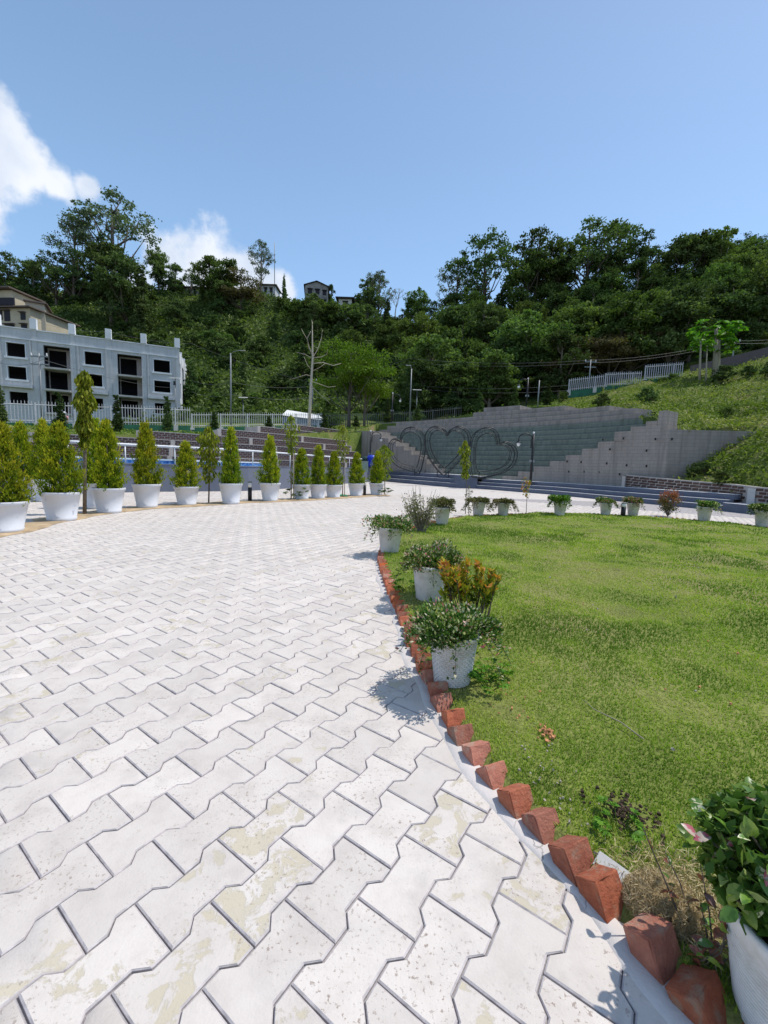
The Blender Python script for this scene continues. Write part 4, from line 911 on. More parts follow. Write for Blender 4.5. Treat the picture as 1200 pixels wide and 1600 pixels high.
pole(650, 610, 655, 42, 'short lamp post with a flat white head behind the dark railing', .05, 'solar')
pole(840, 594, 634, 38, 'bare pale pole standing above the grey wall', .07, 'plain')
pole(919, 562, 612, 43, 'grey power pole behind the lowest white fence panel', .07, 'cross')
pole(1143, 530, 572, 42, 'small power pole beside the road wall at the top right', .07, 'cross')
pole(488, 592, 640, 58, 'power pole hung with cables behind the tall pale trunk', .1, 'cross')
M_wire = plain('cable_sheath', (.12, .12, .12), .6, bump=0)
def wire(name, pts, label, sag=.4, r=.013):
    out = []
    for a, b in zip(pts[:-1], pts[1:]):
        for k in range(12): t = k / 12; p = a * (1 - t) + b * t; p[2] -= sag * 4 * t * (1 - t); out.append(tuple(p))
    out.append(tuple(pts[-1])); o = MB().tube(out, r, 4, smooth=False).build(name, M_wire, None, org=out[0]); o.location = out[0]; return tag(o, label, 'cable', 'overhead cables')
for (pts, lab) in [([(488, 594, 58), (640, 560, 50), (919, 563, 43), (1143, 532, 42), (1300, 512, 40)], 'upper cable sagging across the trees to the top right pole'),
                   ([(488, 598, 58), (640, 566, 50), (919, 567, 43), (1143, 536, 42), (1300, 518, 40)], 'cable just beneath the upper one across the right trees'),
                   ([(300, 594, 60), (361, 597, 45), (488, 603, 58), (640, 601, 50), (888, 602, 43)], 'pale cable low behind the lamp poles and hearts'),
                   ([(300, 612, 60), (361, 616, 45), (488, 621, 58), (640, 606, 50), (888, 610, 43)], 'lowest cable behind the lamp poles'),
                   ([(-20, 560, 30), (67, 562, 28), (275, 606, 58)], 'thin cable crossing the front of the unfinished building'),
                   ([(60, 504, 64), (170, 518, 64), (300, 537, 70), (488, 598, 58)], 'thin cable above the parapet of the unfinished building')]:
    wire('cable', [at(*p) for p in pts], lab)
m_ = thing('antenna_mast', 'thin radio mast beside the tall thin tree on the ridge', 'mast', at(429, 450, 119)); p = at(429, 450, 119); q = at(429, 379, 119)
MB().tube([p, q], .09, 4).build('mast', M_galv, m_); MB().box(((p[0] + q[0]) / 2, p[1], q[2] - 3), (.5, .05, .05)).build('crossbar', M_galv, m_)
M_globe = plain('frosted_white_glass', (.75, .75, .72), .3, bump=0)
def garden_lamp(px, pyt, pyb, Y, label, left=True, arm=.42):
    a = at(px, pyb, Y); zt0 = at(px, pyt, Y)[2]; a = np.array([at(px, pyb, Y)[0], Y, a[2]]); t = thing('garden_lamp', label, 'lamp post', a, 'black arched garden lamps'); s = -1 if left else 1
    MB().tube([a, (a[0], a[1], zt0 - .05)], [.07, .05], 10).build('pole', M_dkm, t); MB().lathe([(.14, 0), (.14, .06), (.09, .1), (.06, .35), (.06, .36)], a, 12).build('foot', M_dkm, t)
    MB().lathe([(.0, .12), (.045, .08), (.06, .03), (.03, 0), (0.0, -.02)], (a[0], a[1], zt0 - .02), 8).build('finial', M_whiteedge, t)
    hz = zt0 - .75; cx = a[0] + s * arm * .95; arc = [(a[0] + s * .1, a[1], hz), (a[0] + s * .1, a[1], hz + .45)] + [(cx - s * .35 * math.cos(k) + s * .0, a[1], hz + .45 + .28 * math.sin(k)) for k in np.linspace(0.15, math.pi - .1, 9)] + [(cx + s * .35, a[1], hz + .38)]
    MB().tube(arc, .028, 8).build('arm', M_dkm, t)
    h = MB().lathe([(.03, .12), (.05, .08), (.13, .02), (.14, 0), (.0, .0)], (cx + s * .35, a[1], hz + .26), 12).build('lamp_shade', M_dkm, t)
    MB().lathe([(.0, -.2), (.06, -.18), (.095, -.1), (.08, -.02), (0, -.01)], (cx + s * .35, a[1], hz + .27), 12).build('globe', M_globe, t)
    MB().box((a[0], a[1], (zt0 + a[2]) / 2 - .1), (.26, .1, .12)).build('bracket', M_galv, t)
    return t
garden_lamp(828.5, 677, 757, 22.0, 'black arched garden lamp right of the hearts, before the grey wall')
garden_lamp(577.5, 674, 739, 30.5, 'black arched garden lamp left of the hearts beside the blue bin', False)
# ------------------------------------------------------------------ heart arches
M_heart = plain('dark_tube_steel', (.028, .03, .03), .4, bump=0)
def z3(p): return 560 + p[0] / 6.667, 650 + p[1] / 6.667
def z4(p): return 720 + p[0] / 8.571, 650 + p[1] / 8.571
H_L = [z3(p) for p in [(640, 592), (672, 480), (692, 380), (698, 280), (688, 215), (650, 160), (600, 128), (545, 118), (490, 135), (452, 175), (437, 220), (432, 262), (395, 240), (355, 245), (322, 285), (312, 340), (322, 410), (355, 475), (420, 530), (520, 568), (600, 588)]]
H_M = [z3(p) for p in [(880, 612), (810, 545), (745, 450), (705, 350), (692, 270), (700, 190), (740, 132), (800, 110), (855, 122), (900, 150), (925, 185), (955, 148), (1000, 118), (1050, 112), (1110, 138), (1150, 190), (1162, 270), (1140, 350), (1080, 435), (1000, 520), (930, 590)]]
H_R = [z4(p) for p in [(160, 810), (125, 690), (118, 540), (130, 380), (170, 260), (240, 190), (330, 158), (420, 172), (475, 230), (500, 300), (508, 358), (570, 345), (640, 365), (700, 410), (735, 480), (730, 570), (690, 660), (610, 730), (500, 780), (370, 808), (250, 822)]]
for (O_, Y, lab) in ((H_L, 28.6, 'left heart shaped steel arch, tilted, made of dark tubes'), (H_M, 25.9, 'upright middle heart shaped steel arch of dark tubes'), (H_R, 24.0, 'right heart shaped steel arch, tilted, made of dark tubes')):
    P2 = catmull(np.array(O_), 5, True); c = P2.mean(0); tip = np.array(O_[0]); inn = (P2 - c) * .77 + c + (0, 0); mid = (P2 - c) * .89 + c
    base = at(O_[0][0], O_[0][1], Y); t = thing('heart_arch', lab, 'heart arch', base, 'three heart arches before the wall')
    for nm, Q_, dy, r_ in (('outer_tube', P2, -.28, .026), ('outer_tube', P2, .28, .024), ('middle_tube', mid, -.28, .014), ('inner_tube', inn, -.14, .021), ('inner_tube', inn, .2, .015)):
        MB().tube([at(q[0], q[1], Y) + np.array([0, dy, 0]) for q in Q_], r_, 6, closed=True).build(nm, M_heart, t)
    n = len(P2)
    for k in range(0, n, 7):
        a = at(*P2[k], Y) + np.array([0, -.28, 0]); b = at(*P2[k], Y) + np.array([0, .28, 0]); c1 = at(*inn[k], Y) + np.array([0, -.14, 0]); c2 = at(*inn[k], Y) + np.array([0, .2, 0])
        MB().tube([a, c1, c2, b, a], .010, 4).build('rung', M_heart, t)
    for dx in (-.35, .35): MB().tube([base + np.array([dx, 0, .3]), base + np.array([dx, 0, -.15])], .03, 6).build('leg', M_heart, t)
# ------------------------------------------------------------------ trees
M_bark = brickmat('tree_bark', (.10, .08, .06), (.2, .17, .13), (.06, .05, .04), True)
M_pale = brickmat('pale_bark', (.33, .29, .21), (.45, .40, .30), (.22, .19, .13), True)
M_lf = {'dark': leafmat('dark_leaves', [(0, (.04, .065, .025)), (.5, (.092, .14, .05)), (1, (.19, .26, .09))], .85, .22, .35, spec=.04),
        'mid': leafmat('mid_green_leaves', [(0, (.05, .075, .022)), (.5, (.105, .155, .045)), (1, (.20, .26, .08))], .85, .28, .35, spec=.04),
        'grey': leafmat('grey_green_leaves', [(0, (.07, .09, .06)), (.5, (.13, .165, .10)), (1, (.22, .26, .16))], .55, .25, .2),
        'lime': leafmat('lime_leaves', [(0, (.06, .11, .01)), (.5, (.12, .19, .018)), (1, (.19, .26, .03))], .5, .35, .12),
        'brown': leafmat('brownish_leaves', [(0, (.055, .05, .022)), (.5, (.12, .095, .04)), (1, (.18, .14, .07))], .6, .25, .2),
        'papaya': leafmat('papaya_leaves', [(0, (.06, .14, .015)), (.5, (.11, .25, .02)), (1, (.18, .34, .04))], .5, .35, .1),
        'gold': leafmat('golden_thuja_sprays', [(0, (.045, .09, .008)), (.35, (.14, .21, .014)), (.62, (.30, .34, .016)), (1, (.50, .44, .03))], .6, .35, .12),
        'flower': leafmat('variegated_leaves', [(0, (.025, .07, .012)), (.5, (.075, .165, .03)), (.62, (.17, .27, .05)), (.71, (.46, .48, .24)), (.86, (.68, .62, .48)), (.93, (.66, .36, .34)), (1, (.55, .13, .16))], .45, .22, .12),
        'pink': leafmat('pink_tipped_leaves', [(0, (.03, .08, .015)), (.45, (.08, .16, .03)), (.62, (.22, .22, .08)), (.75, (.60, .34, .32)), (1, (.68, .22, .26))], .45, .22, .1),
        'fresh': leafmat('fresh_green_leaves', [(0, (.04, .10, .012)), (.5, (.10, .22, .03)), (.8, (.2, .32, .06)), (1, (.4, .45, .2))], .45, .25, .1),
        'brownflower': leafmat('brown_green_leaves', [(0, (.05, .06, .02)), (.5, (.12, .13, .04)), (.75, (.34, .26, .16)), (1, (.45, .33, .24))], .55, .2, .1),
        'orange': leafmat('orange_new_leaves', [(0, (.07, .13, .015)), (.3, (.26, .30, .03)), (.55, (.52, .38, .04)), (.8, (.60, .20, .04)), (1, (.66, .34, .16))], .4, .35, .05),
        'red': leafmat('red_new_leaves', [(0, (.05, .08, .02)), (.4, (.16, .14, .04)), (.7, (.36, .07, .05)), (1, (.5, .2, .16))], .45, .3, .05),
        'dry': leafmat('dry_leaves', [(0, (.07, .09, .03)), (.5, (.17, .19, .07)), (.8, (.28, .26, .12)), (1, (.36, .30, .2))], .6, .2, .1),
        'pend': leafmat('hanging_leaves', [(0, (.07, .11, .01)), (.5, (.19, .24, .02)), (1, (.32, .34, .04))], .5, .35, .1)}
def tree(name, label, cat, kind='mid', H=10., W=7., style='round', n=5200, leaf=.34, seed=1, bark=None, rt=None, base=.25, gap=0.0, group=None):
    r = np.random.default_rng(seed); t = thing(name, label, cat, (0, 0, 0), group); rt = rt or H * .022; mb = MB(); blobs = []
    bend = r.normal(size=2) * H * .03
    if style in ('round', 'airy'):
        nb = 15 if style == 'round' else 19
        for i in range(nb):
            a = r.uniform(0, 6.28); hh = r.uniform(base + .08, .93); env = math.sin(math.pi * min(1, max(.08, (hh - base + .06) / (1.06 - base)))) ** .7; rr = W / 2 * env * (r.random() ** .5) * .82
            br = W * (r.uniform(.15, .24) if style == 'round' else r.uniform(.11, .19)); blobs.append((rr * math.cos(a), rr * math.sin(a), H * hh, br, br * r.uniform(.6, .9)))
        blobs.append((bend[0], bend[1], H * .93, W * .13, W * .12))
    elif style == 'column':
        for i in range(14):
            hh = i / 13; a = r.uniform(0, 6.28); rr = W * .14 * r.random(); blobs.append((rr * math.cos(a), rr * math.sin(a), H * (.06 + .88 * hh), W * (.36 - .2 * hh) * r.uniform(.75, 1.2), W * .3))
    elif style == 'flat':
        for i in range(13):
            a = i * 2.4 + r.uniform(-.3, .3); hh = .42 + .5 * r.random(); rr = W / 2 * r.uniform(.25, .9) * (1.1 - .4 * hh); blobs.append((rr * math.cos(a), rr * math.sin(a), H * hh, W * r.uniform(.16, .24), H * .06))
    tp = [(0, 0, -.8), (0, 0, H * .1), (bend[0] * .3, bend[1] * .3, H * .35), (bend[0], bend[1], H * .65), (bend[0] * 1.2, bend[1] * 1.2, H * .88)]
    mb.tube(tp, [rt * 1.35, rt * 1.1, rt * .85, rt * .5, rt * .15], 8)
    C = []; T_ = []; D = []
    for (x, y, z, br, bz) in blobs:
        hz = min(H * .8, max(H * .18, z - math.hypot(x, y) * 1.1 - br * .4)); f = hz / H; s = np.array([np.interp(f, [0, .35, .65, .88], [0, bend[0] * .3, bend[0], bend[0] * 1.2]), np.interp(f, [0, .35, .65, .88], [0, bend[1] * .3, bend[1], bend[1] * 1.2]), hz])
        e = np.array([x, y, z]); m_ = (s + e) / 2 + np.array([0, 0, -.03 * H]) + r.normal(size=3) * H * .015; mb.tube([s, m_, e], [rt * .42, rt * .28, rt * .1], 5)
        k = int(n / len(blobs) * (br / (W * .17)) ** 1.5); ns = max(5, int(k / 26))
        th = r.uniform(0, 6.28, ns); ph = np.arccos(r.uniform(-.55, 1, ns)); rad = r.uniform(.45, 1.08, ns)
        sc = e + np.stack([br * rad * np.sin(ph) * np.cos(th), br * rad * np.sin(ph) * np.sin(th), bz * rad * np.cos(ph)], 1)
        for q in sc[:max(2, ns // 4)]: mb.tube([e, (e + q) / 2 + r.normal(size=3) * .1, q], [rt * .12, rt * .08, rt * .03], 3, cap=False)
        kk = max(6, int(k / ns)); c = np.repeat(sc, kk, 0); sp = br * (.17 if style != 'airy' else .2); c = c + r.normal(size=c.shape) * np.array([sp, sp, sp * .62]); C.append(c); tt = np.repeat(r.normal(size=ns) * .13, kk); T_.append(tt)
    C = np.concatenate(C); T_ = np.clip(np.concatenate(T_) + .5 + r.normal(size=len(C)) * .16, 0, 1)
    V, F = leaves(C, leaf * r.uniform(.6, 1.35, len(C)), .45, .62, r=r)
    mb.build('trunk', bark or M_bark, t); link('crown', npmesh('crown', V, F, T_), M_lf[kind], t)
    return t
def skyline(px, pyt, Y, proto, label=None, wsc=1.0, group=None, pyb=None):
    """stand a tree on the ground at column px and distance Y with its top at row pyt"""
    ptop = at(px, pyt, Y); zb = Z1(ptop[0], Y) - .2 if pyb is None else zat(px, pyb, Y); Hh = ptop[2] - zb; H0 = proto['height']; s = Hh / H0
    lean = 0
    return place(proto, (ptop[0], Y, zb), rng.uniform(0, 6.28), (s * wsc, s * wsc, s), label, group)
def mk(*a, **k):
    t = tree(*a, **k); t['height'] = float(k.get('H', 10)); return t
# prototypes (each one is itself placed first, the others are copies)
dense = [mk('broadleaf_tree', '-', 'tree', kind='dark', H=12, W=9, style='round', n=6500, leaf=.42, seed=i, base=.15) for i in (11, 12, 13)]
green = [mk('broadleaf_tree', '-', 'tree', kind='mid', H=11, W=8.5, style='round', n=6500, leaf=.40, seed=i, base=.2) for i in (21, 22, 23)]
airy = [mk('airy_tree', '-', 'tree', kind='grey', H=15, W=10, style='airy', n=5200, leaf=.34, seed=i, base=.3) for i in (31, 32)]
airyd = [mk('airy_tree', '-', 'tree', kind='dark', H=14, W=11, style='airy', n=5600, leaf=.42, seed=i, base=.25) for i in (33, 34)]
colm = [mk('creeper_clad_tree', '-', 'tree', kind='dark', H=12, W=5, style='column', n=5200, leaf=.38, seed=i) for i in (41, 42)]
brn = [mk('brownish_tree', '-', 'tree', kind='brown', H=8, W=9, style='flat', n=5000, leaf=.3, seed=i, base=.2) for i in (51,)]
bush = [mk('bush', '-', 'bush', kind='mid', H=4, W=5, style='round', n=3000, leaf=.30, seed=i, base=.02) for i in (61, 62)]
bushd = [mk('bush', '-', 'bush', kind='dark', H=4, W=5, style='round', n=3000, leaf=.32, seed=i, base=.02) for i in (63,)]
J = rng.integers
# skyline, left to right
for a in [(14, 396, 112, airyd[0], 'hazy round topped tree at the far left of the ridge'), (-12, 410, 112, green[0], 'green tree cut by the left edge of the photo on the ridge'), (48, 408, 110, dense[0], 'dark tree over the cream house on the ridge'),
          (84, 395, 108, airyd[1], 'open crowned dark tree with sky gaps left of the tall tree'), (112, 388, 108, airyd[0], 'tree with olive crown just left of the tall gum tree'),
          (172, 296, 112, airy[0], 'tallest airy gum tree standing far above the left ridge'), (118, 338, 113, airy[1], 'thin half bare tree leaning left beside the tallest gum tree'),
          (170, 384, 100, dense[1], 'massive dark evergreen under the tallest gum tree'), (196, 400, 98, dense[2], 'dark evergreen right of the massive one under the gum tree'), (218, 425, 96, colm[0], 'creeper hung dark tree at the right foot of the tallest gum tree'),
          (246, 386, 117, green[1], 'slender green tree in front of the white cloud'), (275, 412, 117, dense[0], 'dark leaning tree over the wooden hut'), (298, 420, 116, airyd[1], 'dark spreading tree above the half hidden house'),
          (328, 400, 108, green[2], 'large rounded green tree at the right of the white cloud'), (352, 408, 106, green[0], 'large green tree second in the rounded pair right of the cloud'), (376, 424, 106, brn[0], 'rust tinged tree right of the large rounded green pair'),
          (408, 376, 118, airy[0], 'tall thin grey green tree beside the radio mast'), (444, 430, 114, colm[1], 'stubby dark tree left of the stained house'), (518, 446, 119, dense[1], 'round dark tree between the stained house and small white house'),
          (592, 424, 110, airy[1], 'tall cone shaped grey green tree left of centre'), (574, 440, 110, dense[2], 'dark tree merging with the tall cone shaped tree'), (606, 470, 104, colm[0], 'narrow creeper clad tree beneath the tall cone shaped tree'), (566, 470, 104, colm[1], 'narrow dark tree right of the small white house'),
          (655, 452, 104, green[1], 'pale green tree right of the gap of sky at the centre'), (680, 470, 102, airyd[0], 'small dark tree in the centre dip of the ridge'), (705, 458, 98, dense[0], 'dark tree left of the tall open tree on the right ridge'),
          (716, 406, 102, airy[0], 'fine leaved pale tree leaning left on the right ridge'), (764, 368, 98, airyd[1], 'tall open tree with upright leafy branches on the right ridge'), (735, 450, 90, green[2], 'flat topped yellowish green tree under the tall open tree'),
          (842, 360, 92, airyd[0], 'tree with a single round ball top on the right ridge'), (826, 392, 90, green[0], 'light green tree beneath the ball topped tree'), (875, 378, 92, green[1], 'green tree between the ball topped and the widest tree'),
          (925, 346, 90, airyd[1], 'widest dark spreading tree on the right ridge'), (968, 352, 90, airyd[0], 'dark tree joined to the right of the widest spreading tree'), (1012, 362, 88, airyd[1], 'dark tree with feathery right tips on the right ridge'),
          (1048, 392, 86, green[2], 'low rounded tree right of the feathery dark tree'), (1078, 374, 84, dense[1], 'dark tree left of the vine covered tall tree'), (1108, 366, 84, green[0], 'bushy tree left of the vine covered tall tree'),
          (1138, 354, 82, green[2], 'tall vine covered olive green tree near the right edge'), (1172, 368, 84, airyd[0], 'dark open tree right of the vine covered one'), (1200, 378, 82, dense[2], 'dark tree cut by the right edge of the photo'), (1232, 372, 84, green[1], 'tree just beyond the right edge of the photo')]:
    ws = {172: 1.2, 518: .55, 444: .6, 118: .9, 246: .62, 408: .8, 592: .85, 925: 1.25, 842: .9}.get(a[0], 1.0); skyline(*a[:5], wsc=ws)
# the wood below the ridge, denser and darker to the right
zones = [('left', 20, 260, 104, 118, 24), ('middle', 270, 640, 84, 114, 9), ('right', 640, 1240, 56, 92, 92), ('right', 640, 1240, 48, 60, 34)]
LMK = [(-999, 'left of the cream house'), (60, 'above the cream house'), (150, 'left of the dark hut'), (240, 'below the dark hut'), (330, 'right of the dark hut'), (400, 'under the radio mast'), (470, 'below the stained grey house'), (530, 'below the small white house'), (600, 'over the feathery tree'),
       (650, 'above the leftmost heart arch'), (695, 'above the middle heart arch'), (740, 'above the right heart arch'), (790, 'above the arched garden lamp'), (835, 'over the bare pale pole'), (880, 'above the lowest white panel'), (930, 'above the middle white panel'), (985, 'above the highest white panel'), (1050, 'over the slim papaya tree'), (1100, 'over the tallest papaya tree'), (1150, 'above the road wall'), (1195, 'at the right edge')]
def landmark(px):
    k = [t for x, t in LMK if x <= px]; return k[-1]
USED = {}
def wood_label(noun, px, Y, lo, hi, s):
    f = (Y - lo) / (hi - lo); row = 'at the foot of the wood' if f < .15 else 'low on the wooded hill' if f < .4 else 'halfway up the wooded hill' if f < .7 else 'high under the skyline'
    sz = 'small' if s < .25 else 'sizeable' if s < .5 else 'large' if s < .75 else 'very large'
    lab = f'{sz} {noun} {row}, {landmark(px)}'
    if len(lab.split()) > 12: lab = lab.replace(' wooded', '').replace(' open', '')
    if lab in USED:
        for w_ in ('leftmost', 'rightmost', 'nearest', 'farthest', 'thickest'):
            if f'{w_} {lab}' not in USED: lab = f'{w_} {lab}'; break
    USED[lab] = 1; return lab
KN = {'d': 'dark evergreen tree', 'g': 'mid green tree', 'c': 'narrow creeper clad tree'}
for zn, x0, x1, y0, y1, cnt in zones:
    for i in range(cnt):
        px = x0 + (x1 - x0) * (i + rng.uniform(.1, .9)) / cnt if y0 < 56 else rng.uniform(x0, x1); Y = rng.uniform(y0, y1)
        if px > 1040: Y = max(Y, 54)
        k = rng.choice(['d', 'd', 'g', 'g', 'c']); pr = {'d': dense, 'g': green, 'c': colm}[k]; pr = pr[J(len(pr))]
        hgt = rng.uniform(6.0, 10.5) if zn == 'right' else rng.uniform(4.5, 8); p = np.array([(px - 600) / 660 * Y, Y]); z = Z1(*p) - .3; s = hgt / pr['height']
        place(pr, (*p, z), rng.uniform(0, 6.28), (s * rng.uniform(.95, 1.25), s * rng.uniform(.95, 1.25), s), wood_label(KN[k], px, Y, {'left': 100, 'middle': 84, 'right': 48}[zn], {'left': 118, 'middle': 114, 'right': 92}[zn], (hgt - 4.5) / 6), KN[k] + 's of the ' + zn + ' wood')
for i in range(130):
    px = rng.uniform(180, 700); Y = rng.uniform(60, 112); X = (px - 600) / 660 * Y; pr = (bush + bushd + bushd + colm[:1])[J(5)]; s = rng.uniform(.4, 1.0) * (.5 if pr in colm else 1); place(pr, (X, Y, Z1(X, Y) - .3), rng.uniform(0, 6.28), (s * 1.3, s * 1.2, s), wood_label('bush mound', px, Y, 60, 112, (s - .45) / .55).replace('wooded', 'open').replace('of the wood', 'of the open hill'), 'bush mounds on the open hillside')
for i in range(26):
    px = rng.uniform(505, 1180); Y = rng.uniform(46, 56); X = (px - 600) / 660 * Y; pr = (bush + bushd)[J(3)]; s = rng.uniform(.35, .6); place(pr, (X, Y, Z1(X, Y) - .2), rng.uniform(0, 6.28), s, wood_label('bush', px, 40, 48, 92, (s - .35) / .25), 'bushes at the foot of the wood')
for (px, py, Y) in [(905, 560, 50), (955, 556, 49), (990, 548, 50), (1010, 552, 52)]: skyline(px, py - 34, Y, brn[0], 'rust brown flat topped tree ' + {905: 'above the lowest white fence panel', 955: 'above the middle white fence panel', 990: 'left over the highest white fence panel', 1010: 'right over the highest white fence panel'}[px], 1.15, 'rust brown trees behind the white fence panels')
for (px, py, Y, lb) in [(735, 578, 50, 'pale rust tinged tree behind the middle of the grey wall'), (770, 584, 50, 'pale creeper tree right of the pale street lamps')]: skyline(px, py - 20, Y, green[1], lb, 1.1)
for (px, py, Y, s_, lb) in [(480, 470, 100, 1.3, 'bush under the left corner of the stained grey house'), (497, 474, 100, 1.2, 'bush under the right half of the stained grey house'), (513, 474, 100, 1.0, 'bush between the stained grey house and the small white house'), (530, 478, 99, 1.0, 'bush under the left side of the small white house'), (548, 477, 99, 1.2, 'dark bush under the right side of the small white house')]: skyline(px, py, Y, bushd[0] if 'dark' in lb else bush[0], lb, s_)
# yellow green feathery tree and small ones by the tall pale trunk
fe = mk('feathery_tree', 'spreading yellow green feathery tree behind the terrace, right of the pale trunk', 'tree', kind='lime', H=9, W=9.5, style='flat', n=7000, leaf=.22, seed=71); skyline(548, 533, 41, fe, wsc=.95, pyb=668)
skyline(572, 560, 42, fe, 'smaller yellow green feathery tree leaning right over the dark railing', .9, pyb=667)
# tall nearly bare tree with pale trunk
bt = thing('bare_tree', 'tall nearly leafless tree with a pale trunk above the brick terraces', 'tree', at(484, 668, 31)); Yb = 31
A_ = lambda x, y, dy=0: at(x, y, Yb) + np.array([0, dy, 0]); mb = MB()
mb.tube([A_(483, 674), A_(484, 640), A_(486, 600), A_(488.5, 560), A_(488, 530), A_(488, 503)], [.125, .105, .09, .07, .045, .02], 8); mb.build('trunk', M_pale, bt)
for pts, r0 in [([(489, 556), (482, 542), (481, 530), (487, 520)], .07), ([(481, 532), (474, 520), (470, 512)], .03), ([(489, 558), (496, 545), (503, 530), (505, 518)], .05), ([(489, 559), (502, 557), (510, 552), (513, 548)], .045), ([(488.5, 568), (505, 567), (520, 570), (532, 566)], .045), ([(488, 580), (500, 573), (508, 566)], .035),
                ([(487, 588), (478, 585), (465, 591), (450, 592)], .045), ([(487, 578), (480, 570), (474, 556)], .03), ([(488, 560), (476, 553), (462, 549)], .035), ([(487, 596), (500, 600), (512, 604), (524, 602)], .035), ([(487, 604), (502, 618), (516, 630)], .03), ([(487, 500), (489, 510), (488, 530)], .02), ([(496, 545), (488, 538)], .015)]:
    P_ = [A_(x, y, (i * .12) * (1 if (x * 7) % 2 < 1 else -1)) for i, (x, y) in enumerate(pts)]; MB().tube(P_, list(np.linspace(r0 * .75, r0 * .4, len(P_))), 6).build('branch', M_pale, bt)
# leafless trees in the sky gap
for (px, pyt, pyb, Y, lb) in [(618, 442, 500, 108, 'leafless pale tree against the sky right of the cone shaped tree'), (690, 445, 500, 100, 'leafless curly branched tree in the centre dip'), (806, 425, 470, 92, 'leafless twiggy tree between the tall open tree and the ball topped tree')]:
    t = thing('leafless_tree', lb, 'tree', at(px, pyb, Y)); b = at(px, pyb, Y); h = at(px, pyt, Y)[2] - b[2]; mb = MB()
    def grow(p, d, l, r_, dep):
        q = p + d * l; mb.tube([p, (p + q) / 2 + rng.normal(size=3) * l * .06, q], [r_, r_ * .8, r_ * .6], 4, cap=False)
        if dep:
            for _ in range(3): nd_ = d + rng.normal(size=3) * .5; nd_[2] = abs(nd_[2]) * .8 + .2; nd_ /= np.linalg.norm(nd_); grow(q, nd_, l * rng.uniform(.55, .8), r_ * .6, dep - 1)
    grow(b, np.array([0, 0, 1.]), h * .33, .16, 4); mb.build('branches', M_pale, t)
# papaya trees on the slope
def papaya(px, pyb, pyt, Y, label, sc=1.0):
    b = at(px, pyb, Y); top = at(px + (pyb - pyt) * .03, pyt, Y); t = thing('papaya_tree', label, 'papaya tree', b, 'papaya trees on the slope'); r = np.random.default_rng(int(px))
    MB().tube([b - np.array([0, 0, .3]), (b + top) / 2, top], [.13 * sc, .1 * sc, .06 * sc], 8).build('trunk', M_pale, t); C = []; D = []; mb = MB()
    for i in range(int(22 * sc)):
        a = i * 2.4; el = r.uniform(-.35, .75); d = np.array([math.cos(a) * math.cos(el), math.sin(a) * math.cos(el), math.sin(el)]); l = r.uniform(.6, 1.0) * sc; o = top - np.array([0, 0, r.uniform(0, .7) * sc]); e = o + d * l; mb.tube([o, e], .014, 3)
        for k in range(7): aa = a + (k - 3) * .42; dd_ = np.array([math.cos(aa), math.sin(aa), -.35]); dd_ /= np.linalg.norm(dd_); C.append(e + dd_ * .2 * sc); D.append(dd_)
    C = np.array(C); D = np.array(D); V, F = leaves(C, .46 * sc, .6, .42, D, r); mb.build('leaf_stalks', M_lf['papaya'], t); link('crown', npmesh('crown', V - b, F, r.random(len(C))), M_lf['papaya'], t)
papaya(1117, 590, 510, 33, 'tallest papaya tree with a bright green crown on the slope', 1.5)
papaya(1122, 592, 530, 33.4, 'second papaya tree hidden in the bright crown of the tallest', 1.1)
papaya(1093, 598, 533, 32, 'slim papaya tree with a small bright crown, left of the tallest', .7)
papaya(1103, 600, 540, 32.4, 'thin papaya stem between the slim one and the tallest', .5)
for (px, py, Y, s, lb) in [(1000, 628, 26, .28, 'dark bush behind the notch of the grey wall'), (931, 640, 25, .22, 'low dark bush at the upper edge of the grey wall'), (1110, 606, 31, .35, 'dark green bush under the papaya trees'), (1150, 596, 30, .22, 'dark shrub hole right of the papaya trees'), (1178, 590, 28, .25, 'dark bush near the right edge of the slope'), (1080, 715, 17.0, .16, 'dark bush where the slope meets the right end of the grey wall'), (1095, 722, 16.4, .14, 'leafy bush just right of the darker one at the wall end'), (1120, 740, 15.2, .12, 'small leafy weed bush above the low brick wall'),
                             (1035, 590, 37, .2, 'bright bush in front of the highest white fence panel'), (1020, 606, 35, .16, 'small bright bush below the highest white fence panel'), (1120, 660, 21, .14, 'yellow green bush above the right end of the grey wall'), (870, 622, 40, .25, 'bush at the left start of the slope top')]:
    X = (px - 600 - .033 * (725 - py)) / 660 * Y; place((bushd if 'dark' in lb else bush)[0], (X, Y, Z1(X, Y) - .1), rng.uniform(0, 6), s, lb)
# column cypresses by the fence
cy = mk('cypress', '-', 'cypress', kind='dark', H=3, W=.8, style='column', n=7000, leaf=.075, seed=81, rt=.03)
for px, pt, pb, Y, lb in [(95, 612, 676, 24.5, 'thin dark cypress left of the drooping tree by the fence'), (184, 616, 676, 26.5, 'thin dark cypress before the middle of the unfinished building'), (262, 618, 673, 29, 'leaning thin dark cypress before the right end of the unfinished building'), (335, 642, 670, 33, 'small dark cypress before the grey picket fence'), (2, 600, 668, 24, 'thin dark cypress at the far left before the fence'),
                          (605, 622, 664, 37, 'dark cypress above the left end of the grey wall'), (652, 632, 657, 36, 'dark cypress beside the dark railing'), (749, 612, 642, 33, 'dark cypress above the middle of the grey wall'), (803, 604, 640, 32, 'dark cypress left of the black figure lamp above the wall'), (855, 600, 634, 33, 'dark cypress right of the bare pale pole'), (556, 650, 667, 34, 'short dark cypress above the terrace corner'), (507, 648, 668, 34, 'short dark cypress right of the pale trunk'), (420, 650, 668, 34, 'tiny dark cypress before the white roofed shed')]:
    a = at(px, pb, Y); h = at(px, pt, Y)[2] - a[2]; place(cy, a, rng.uniform(0, 6), (1, 1, h / 3), lb, 'thin cypresses along the fences')
